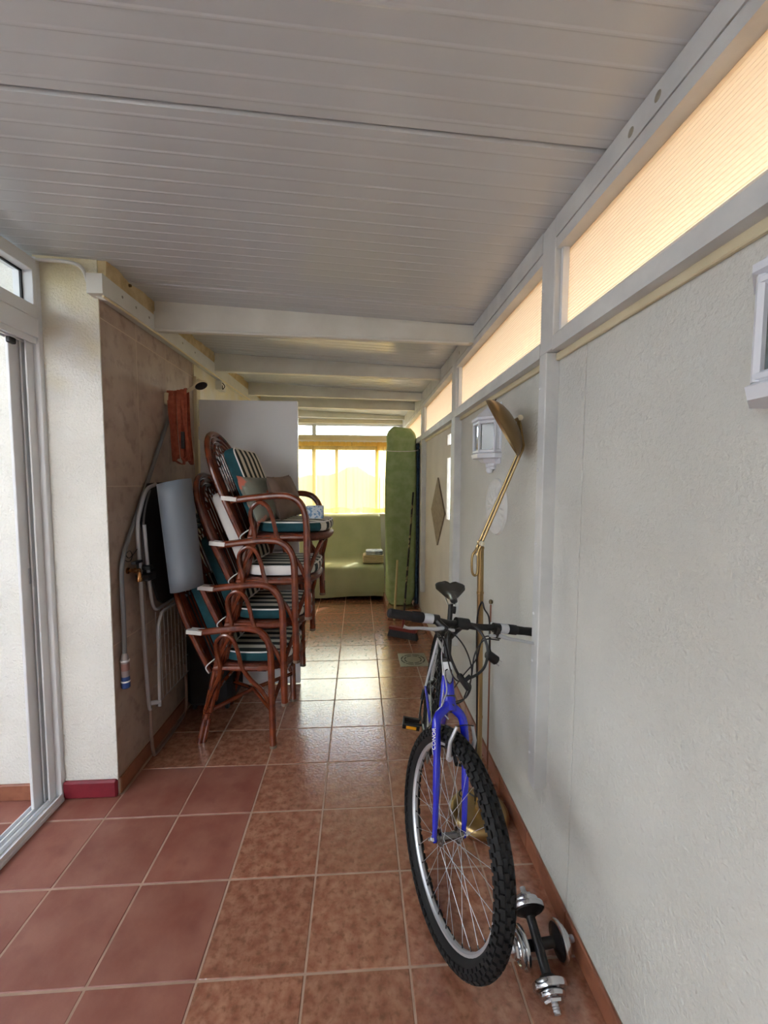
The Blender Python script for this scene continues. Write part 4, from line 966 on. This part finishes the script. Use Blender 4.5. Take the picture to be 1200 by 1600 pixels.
bg_.part('handle', MB().tube(smoothpath([(-1.05, 2.85, .79), (-1.04, 2.85, .83), (-.92, 2.85, .83), (-.91, 2.85, .79)], 4), .009, 8), black)
for x in (-1.08, -.87):
    for y in (2.74, 2.96): bg_.part('wheel', MB().lathe([(.02, -.01), (.024, 0), (.02, .01)], (x, y, .024), (1, 0, 0), 16), black)

# ------------------------------------------------------------------ right wall ornaments
def lantern(label, yc):
    T = Thing('wall_lantern', label, 'lantern', (XR, yc, 1.55), 'white wall lanterns')
    FP = [(0, -.11), (.032, -.11), (.095, -.05), (.095, .05), (.032, .11), (0, .11)]
    def loop(z, s): return [Vector((XR-q*s, yc+p*s, z)) for q, p in FP]
    def loft(lv, cap=True):
        mb = MB(); V = []; n = 6
        for z, s in lv: V += loop(z, s)
        F = [(i*n+k, i*n+(k+1) % n, (i+1)*n+(k+1) % n, (i+1)*n+k) for i in range(len(lv)-1) for k in range(n)]+[tuple(range(n))[::-1], tuple((len(lv)-1)*n+k for k in range(n))]
        return mb.add(V, F)
    wp = M('lantern_white', (226, 228, 234), rough=.45)
    T.part('roof', loft([(1.815, 1.0), (1.82, 1.09), (1.832, 1.09), (1.838, .98), (1.865, .72), (1.868, .66), (1.885, .48), (1.888, .42), (1.905, .30), (1.91, .2)]), wp, smooth=0)
    T.part('base_tray', loft([(1.572, .08), (1.575, .26), (1.588, .30), (1.592, .38), (1.605, .40), (1.609, .62), (1.625, .74), (1.63, 1.06), (1.65, 1.10), (1.656, 1.0)]), wp, smooth=0)
    T.part('finial', MB().lathe([(0, -.03), (.012, -.026), (.018, -.014), (.016, 0), (.02, .006), (.02, .016)], (XR-.022, yc, 1.582), (0, 0, 1), 16), wp)
    a = loop(1.656, .96); b = loop(1.815, .96)
    fr = MB()
    for k in range(6): fr.tube([a[k], b[k]], .0085, 6)
    for k in (0, 4): fr.add([a[k], a[k+1], b[k+1], b[k]], [(0, 1, 2, 3)])
    for k in range(5):
        for (p, q) in ((a[k]+Vector((0, 0, .008)), a[k+1]+Vector((0, 0, .008))), (b[k]-Vector((0, 0, .008)), b[k+1]-Vector((0, 0, .008)))): fr.tube([p, q], .0085, 6)
    T.part('cage', fr, wp)
    ia = loop(1.66, .93); ib = loop(1.812, .93)
    for k in (1, 2, 3):
        nrm = (ia[k+1]-ia[k]).cross(Vector((0, 0, 1))).normalized()*.002
        T.part('pane', MB().prism([ia[k], ia[k+1], ib[k+1], ib[k]], nrm), lglass, smooth=0)
    T.part('back_plate', MB().bbox(XR-.006, XR, yc-.11, yc+.11, 1.60, 1.90, .002), wp)
    T.part('hanging_wire', MB().tube([(XR-.01, yc-.02, 1.90), (XR-.004, yc-.045, 1.945)], .002, 6).tube([(XR-.01, yc-.012, 1.90), (XR-.004, yc-.05, 1.945)], .002, 6), black)
lantern('white half-hexagonal wall lantern partly behind the brass lamp shade', 2.13)
lantern('white half-hexagonal wall lantern at the right edge, nearest the camera', .565)
# oval plaster rosette
def ros(u, v):
    a = 2*PI*u; r = v
    rel = .006+(.010*(.5+.5*math.cos(22*a))*math.sin(PI*min(1, max(0, (r-.35)/.55))) if r > .35 else .012*math.cos(r/.35*PI/2)+.004*math.cos(9*a)*r/.35)
    if r > .93: rel = .012*(1-((r-.93)/.07)**2)
    return (XR-rel, 2.07+.155*r*math.cos(a), 1.385+.145*r*math.sin(a))
single('wall_rosette', MB().grid(ros, 132, 24, True), plasterw, 'round white fluted plaster rosette below the lantern', 'rosette', (XR, 2.07, 1.385), None, 60)
single('wall_plaque', MB().prism([(XR-.012, 3.6, 1.552), (XR-.012, 3.30, 1.258), (XR-.012, 3.6, .96), (XR-.012, 3.90, 1.258)], (.012, 0, 0)), stone, 'brown diamond-shaped stone plaque on the right wall', 'plaque', (XR, 3.6, .96), None, 0)

# ------------------------------------------------------------------ far end: plinth, mattress, broom, sofa, curtain
pq = struct('plinth', MB().bbox(.332, .70, 4.50, 6.19, 0, .098, .003), grout, 'low brown tiled step under the upright mattress', 'step', (.5, 5.3, 0))
for k in range(5):
    y0 = 4.5+k*TP; y1 = min(6.19, y0+TP)-.004
    sub('tile', MB().bbox(.322, .333, y0, y1, .002, .094, .002), base_tile, pq, (.5, 5.3, 0))
    sub('tile', MB().bbox(.322, .69, y0, y1, .096, .105, .002), tile_brown, pq, (.5, 5.3, 0))
sub('tile', MB().bbox(.322, .69, 4.49, 4.502, .002, .094, .002), base_tile, pq, (.5, 5.3, 0))
MT = Thing('folded_mattress', 'folded mattress under a green sheet, tied upright by the window', 'mattress', (.5, 4.75, .105))
def matt(u, v):
    a = 2*PI*u; z0, z1 = .115, 2.115; t = v
    c_, s_ = math.cos(a), math.sin(a); e = .55
    hw = .178; hd = .115
    k = 1.0
    if t > .94: k = max(0, 1-((t-.94)/.06)**3*.30)
    if t < .06: k = .80+.20*math.sin(t/.06*PI/2)
    cx = .492-.012*t*(1-t)*4*.5+.004*math.sin(9*t)
    sag = .012*math.sin(3*a+5*t)+.006*math.sin(7*a+3*t)
    tie = -.006*math.exp(-((t-.905)/.02)**2)
    x = cx+(hw*(.92+.08*math.sin(PI*min(1, t*1.1)))+sag+tie)*k*(abs(c_)**e)*(1 if c_ > 0 else -1)
    y = 4.76+(hd+sag*.7+tie)*k*(abs(s_)**e)*(1 if s_ > 0 else -1)
    return (x, y, z0+(z1-z0)*t+.02*math.sin(2*a)*t*(t > .9))
mb = MB().grid(matt, 64, 60, True); n_ = 60; mb.f.append(tuple(i*n_+n_-1 for i in range(64))); mb.f.append(tuple(i*n_ for i in range(64))[::-1]); mb.mi += [0, 0]
MT.part('green_sheet', mb, sheetm, smooth=60)
MT.part('mattress_side', MB().bbox(.655, .688, 4.66, 4.86, .11, 2.02, .015), bluemat, label='dark blue patterned mattress edge')
st_ = [(.492+.196*math.copysign(abs(math.cos(a))**.55, math.cos(a)), 4.76+.132*math.copysign(abs(math.sin(a))**.55, math.sin(a)), 1.885-.012*math.cos(a+2.0)-.02*math.exp(-((a-4.71)/1.1)**2)) for a in [2*PI*k/48 for k in range(48)]]
MT.part('string', MB().tube(st_, .005, 6, True), whitecloth)
MT.part('string', MB().tube([(.688, 4.70, 1.89), (.652, 4.36, 1.90), (.65, 4.29, 1.90)], .004, 6), whitecloth)
# broom
B_ = Thing('broom', 'broom with mottled black pole and red head leaning on the mattress', 'broom', (.44, 3.95, 0))
hb0, hb1 = Vector((.305, 4.02, 0)), Vector((.56, 3.87, 0)); bxv = (hb1-hb0).normalized(); byv = Vector((-bxv.y, bxv.x, 0)); bc = (hb0+hb1)/2
B_.part('head', MB().obox(bc+Vector((0, 0, .085)), bxv*.14, byv*.022, Vector((0, 0, .014))), redpl)
br_ = MB()
for i in range(30):
    for j in range(4):
        p = bc+bxv*(-.135+.27*i/29)+byv*(-.016+.0105*j); tl = byv*((j-1.5)*.006)+bxv*((i-14.5)*.0012)
        br_.tube([p+Vector((0, 0, .072)), p+tl+Vector((0, 0, .0015))], .0042, 5)
B_.part('bristles', br_, black, kind='stuff')
ptop = Vector((.612, 4.62, 1.40))
pb = bc+Vector((0, .0, .095))
B_.part('socket', MB().tube([pb, pb.lerp(ptop, .06)], [.016, .013], 12), redpl)
B_.part('pole', MB().tube([pb.lerp(ptop, .04), ptop], .0105, 10), broomp)
SK = MB().tube([(.392, 4.455, .004), (.440, 4.62, .64)], .0125, 10)
single('broom_stick', SK, M('pale_wood_stick', (206, 192, 140), rough=.6), 'short pale wooden stick leaning against the green mattress', 'stick', (.392, 4.455, 0))
# sofa and its throw
SF = Thing('sofa', 'dark sofa hidden under a green throw below the window', 'sofa', (-.4, 5.65, 0))
SF.part('base', MB().bbox(-1.10, .32, 5.34, 6.10, .05, .41, .02), M('sofa_dark', (30, 26, 22), rough=.9))
SF.part('backrest', MB().add([(x, y, z) for x in (-1.10, .30) for y, z in ((5.80, .40), (5.95, 1.02), (6.08, 1.02), (6.10, .40))], [(0, 1, 2, 3), (7, 6, 5, 4), (0, 4, 5, 1), (1, 5, 6, 2), (2, 6, 7, 3), (3, 7, 4, 0)]), M('sofa_dark', (30, 26, 22)))
for x in (-1.05, .27):
    for y in (5.38, 6.05): SF.part('foot', MB().bbox(x-.025, x+.025, y-.025, y+.025, 0, .055, .004), M('sofa_dark', (30, 26, 22)))
pf = [(5.275, .045), (5.262, .12), (5.268, .25), (5.275, .36), (5.285, .41), (5.31, .432), (5.36, .44), (5.5, .448), (5.64, .452), (5.72, .458), (5.765, .475), (5.79, .52), (5.83, .68), (5.865, .84), (5.90, .98), (5.92, 1.03), (5.96, 1.056), (6.02, 1.06), (6.08, 1.04), (6.11, .95), (6.12, .75)]
PF = smoothpath([(0, y, z) for y, z in pf], 3)
def thr(u, v):
    i = u*(len(PF)-1); k = int(i); f = i-k; p = PF[k] if k >= len(PF)-1 else PF[k].lerp(PF[k+1], f)
    x = -1.12+1.455*v; low = max(0, .42-p.z)
    wr = .006*math.sin(x*9+p.z*4)*(.4+low*2)+.004*math.sin(x*23+u*9)+.010*math.exp(-((x-.02-(p.z-.5)*.25)/.03)**2)*(1 if .46 < p.z < .85 else 0)
    z = p.z; y = p.y-wr
    z += .012*math.sin(x*5+1)*(1 if p.z < .1 else 0)-(.03 if p.z < .1 else 0)*max(0, (x-.1))*0
    if v > .955:
        t = (v-.955)/.045; y += .0; z -= .018*t*t if p.z > .3 else 0; x = -1.12+1.455*.955+.0655*math.sin(t*PI/2)*(1-.15*(p.z > .6))
    if p.z > .6: x -= .02*max(0, v-.5)*2*(p.z-.6)
    return (x, y, z)
mb = MB().grid(thr, len(PF), 60)
tt = single('throw', mb, sheetg, 'plain green throw draped over the sofa below the window', 'throw', (-.4, 5.65, .05), None, 60)
# side flap of the throw
def flap(u, v):
    i = 3+u*(len(PF)-13); k = int(i); p = PF[k]
    return (.336-.02*(p.z > .6)-.004*v+.008*math.sin(u*14)*v, p.y, p.z-(p.z-.05)*v*.98+.004)
mb = MB().grid(flap, 50, 12)
sub('side_flap', mb, sheetg, tt, (-.4, 5.65, .05), 60)
def folded(name, label, x0, x1, y0, y1, z0, layers, mt):
    T = Thing(name, label, 'towel', ((x0+x1)/2, (y0+y1)/2, z0), 'folded towels on the sofa')
    for k in range(layers):
        h = .026; zz = z0+k*h; mb = MB(); j = .008*math.sin(k*3)
        pad(mb, rrect(x0+j, x1+j*.5, y0, y1, .03), Vector((0, 0, zz)), Vector((1, 0, 0)), Vector((0, 1, 0)), Vector((0, 0, 1)), h, .011, 0, 0)
        T.part('fold', mb, mt)
folded('folded_towel', 'thick beige folded towel at the bottom of the pile on the sofa', .06, .335, 5.38, 5.62, .458, 4, towel1)
folded('folded_towel', 'thin white and blue folded cloth on top of the towel pile', .10, .325, 5.40, 5.60, .563, 2, towel2)
# curtain
CT = Thing('curtain', 'yellow sheer curtain across the far window', 'curtain', (-.35, YE-.05, 1.06))
def cur(x0, x1, amp, fr_, ph, y_):
    def f(u, v):
        x = x0+(x1-x0)*u; z = 1.075+(2.095-1.075)*v
        return (x, y_+amp*(.6+.4*(1-v))*math.sin(fr_*x+ph)+amp*.4*math.sin(fr_*2.3*x+1.3*v), z+.006*math.sin(fr_*x*1.5)*(v < .02))
    return f
CT.part('left_drop', MB().grid(cur(-1.10, -.17, .012, 38, 0, YE-.045), 120, 14), curtain_m, smooth=60)
CT.part('right_drop', MB().grid(cur(-.18, .30, .012, 41, 2, YE-.055), 90, 14), curtain_m, smooth=60)
CT.part('bunched_edge', MB().grid(cur(.27, .42, .016, 95, 1, YE-.062), 60, 14), curtain_d, smooth=60)
CT.part('hem', MB().grid(lambda u, v: (-1.10+1.52*u, YE-.068+.012*math.sin(40*u*1.52), 1.068+(.07+.012*math.sin(26*u))*v), 140, 3), curtain_d, smooth=60)
CT.part('heading', MB().grid(lambda u, v: (-1.10+1.52*u, YE-.072+.008*math.sin(70*u*1.52), 2.04+.06*v), 160, 3), curtain_d, smooth=60)
CT.part('rod', MB().tube([(-1.12, YE-.06, 2.098), (.45, YE-.06, 2.098)], .006, 8), white_alu)

# ------------------------------------------------------------------ floor drain
DR = Thing('floor_drain', 'square steel floor drain with circular slots beside the bicycle', 'drain', (.465, 3.435, 0))
DR.part('plate', MB().bbox(.346, .584, 3.305, 3.567, .0, .004, .001), drain_m)
c_ = (.465, 3.436)
for rr, n_, ga in ((.098, 8, .22), (.070, 8, .3)):
    for k in range(n_):
        a0 = 2*PI*k/n_+ga/2*.5; a1 = 2*PI*(k+1)/n_-ga/2*.5; P = []
        w_ = .009
        for i in range(9): a = a0+(a1-a0)*i/8; P.append((c_[0]+(rr+w_/2)*math.cos(a), c_[1]+(rr+w_/2)*math.sin(a), .0042))
        for i in range(8, -1, -1): a = a0+(a1-a0)*i/8; P.append((c_[0]+(rr-w_/2)*math.cos(a), c_[1]+(rr-w_/2)*math.sin(a), .0042))
        DR.part('slot', MB().prism(P, (0, 0, .0004)), dark, smooth=0)
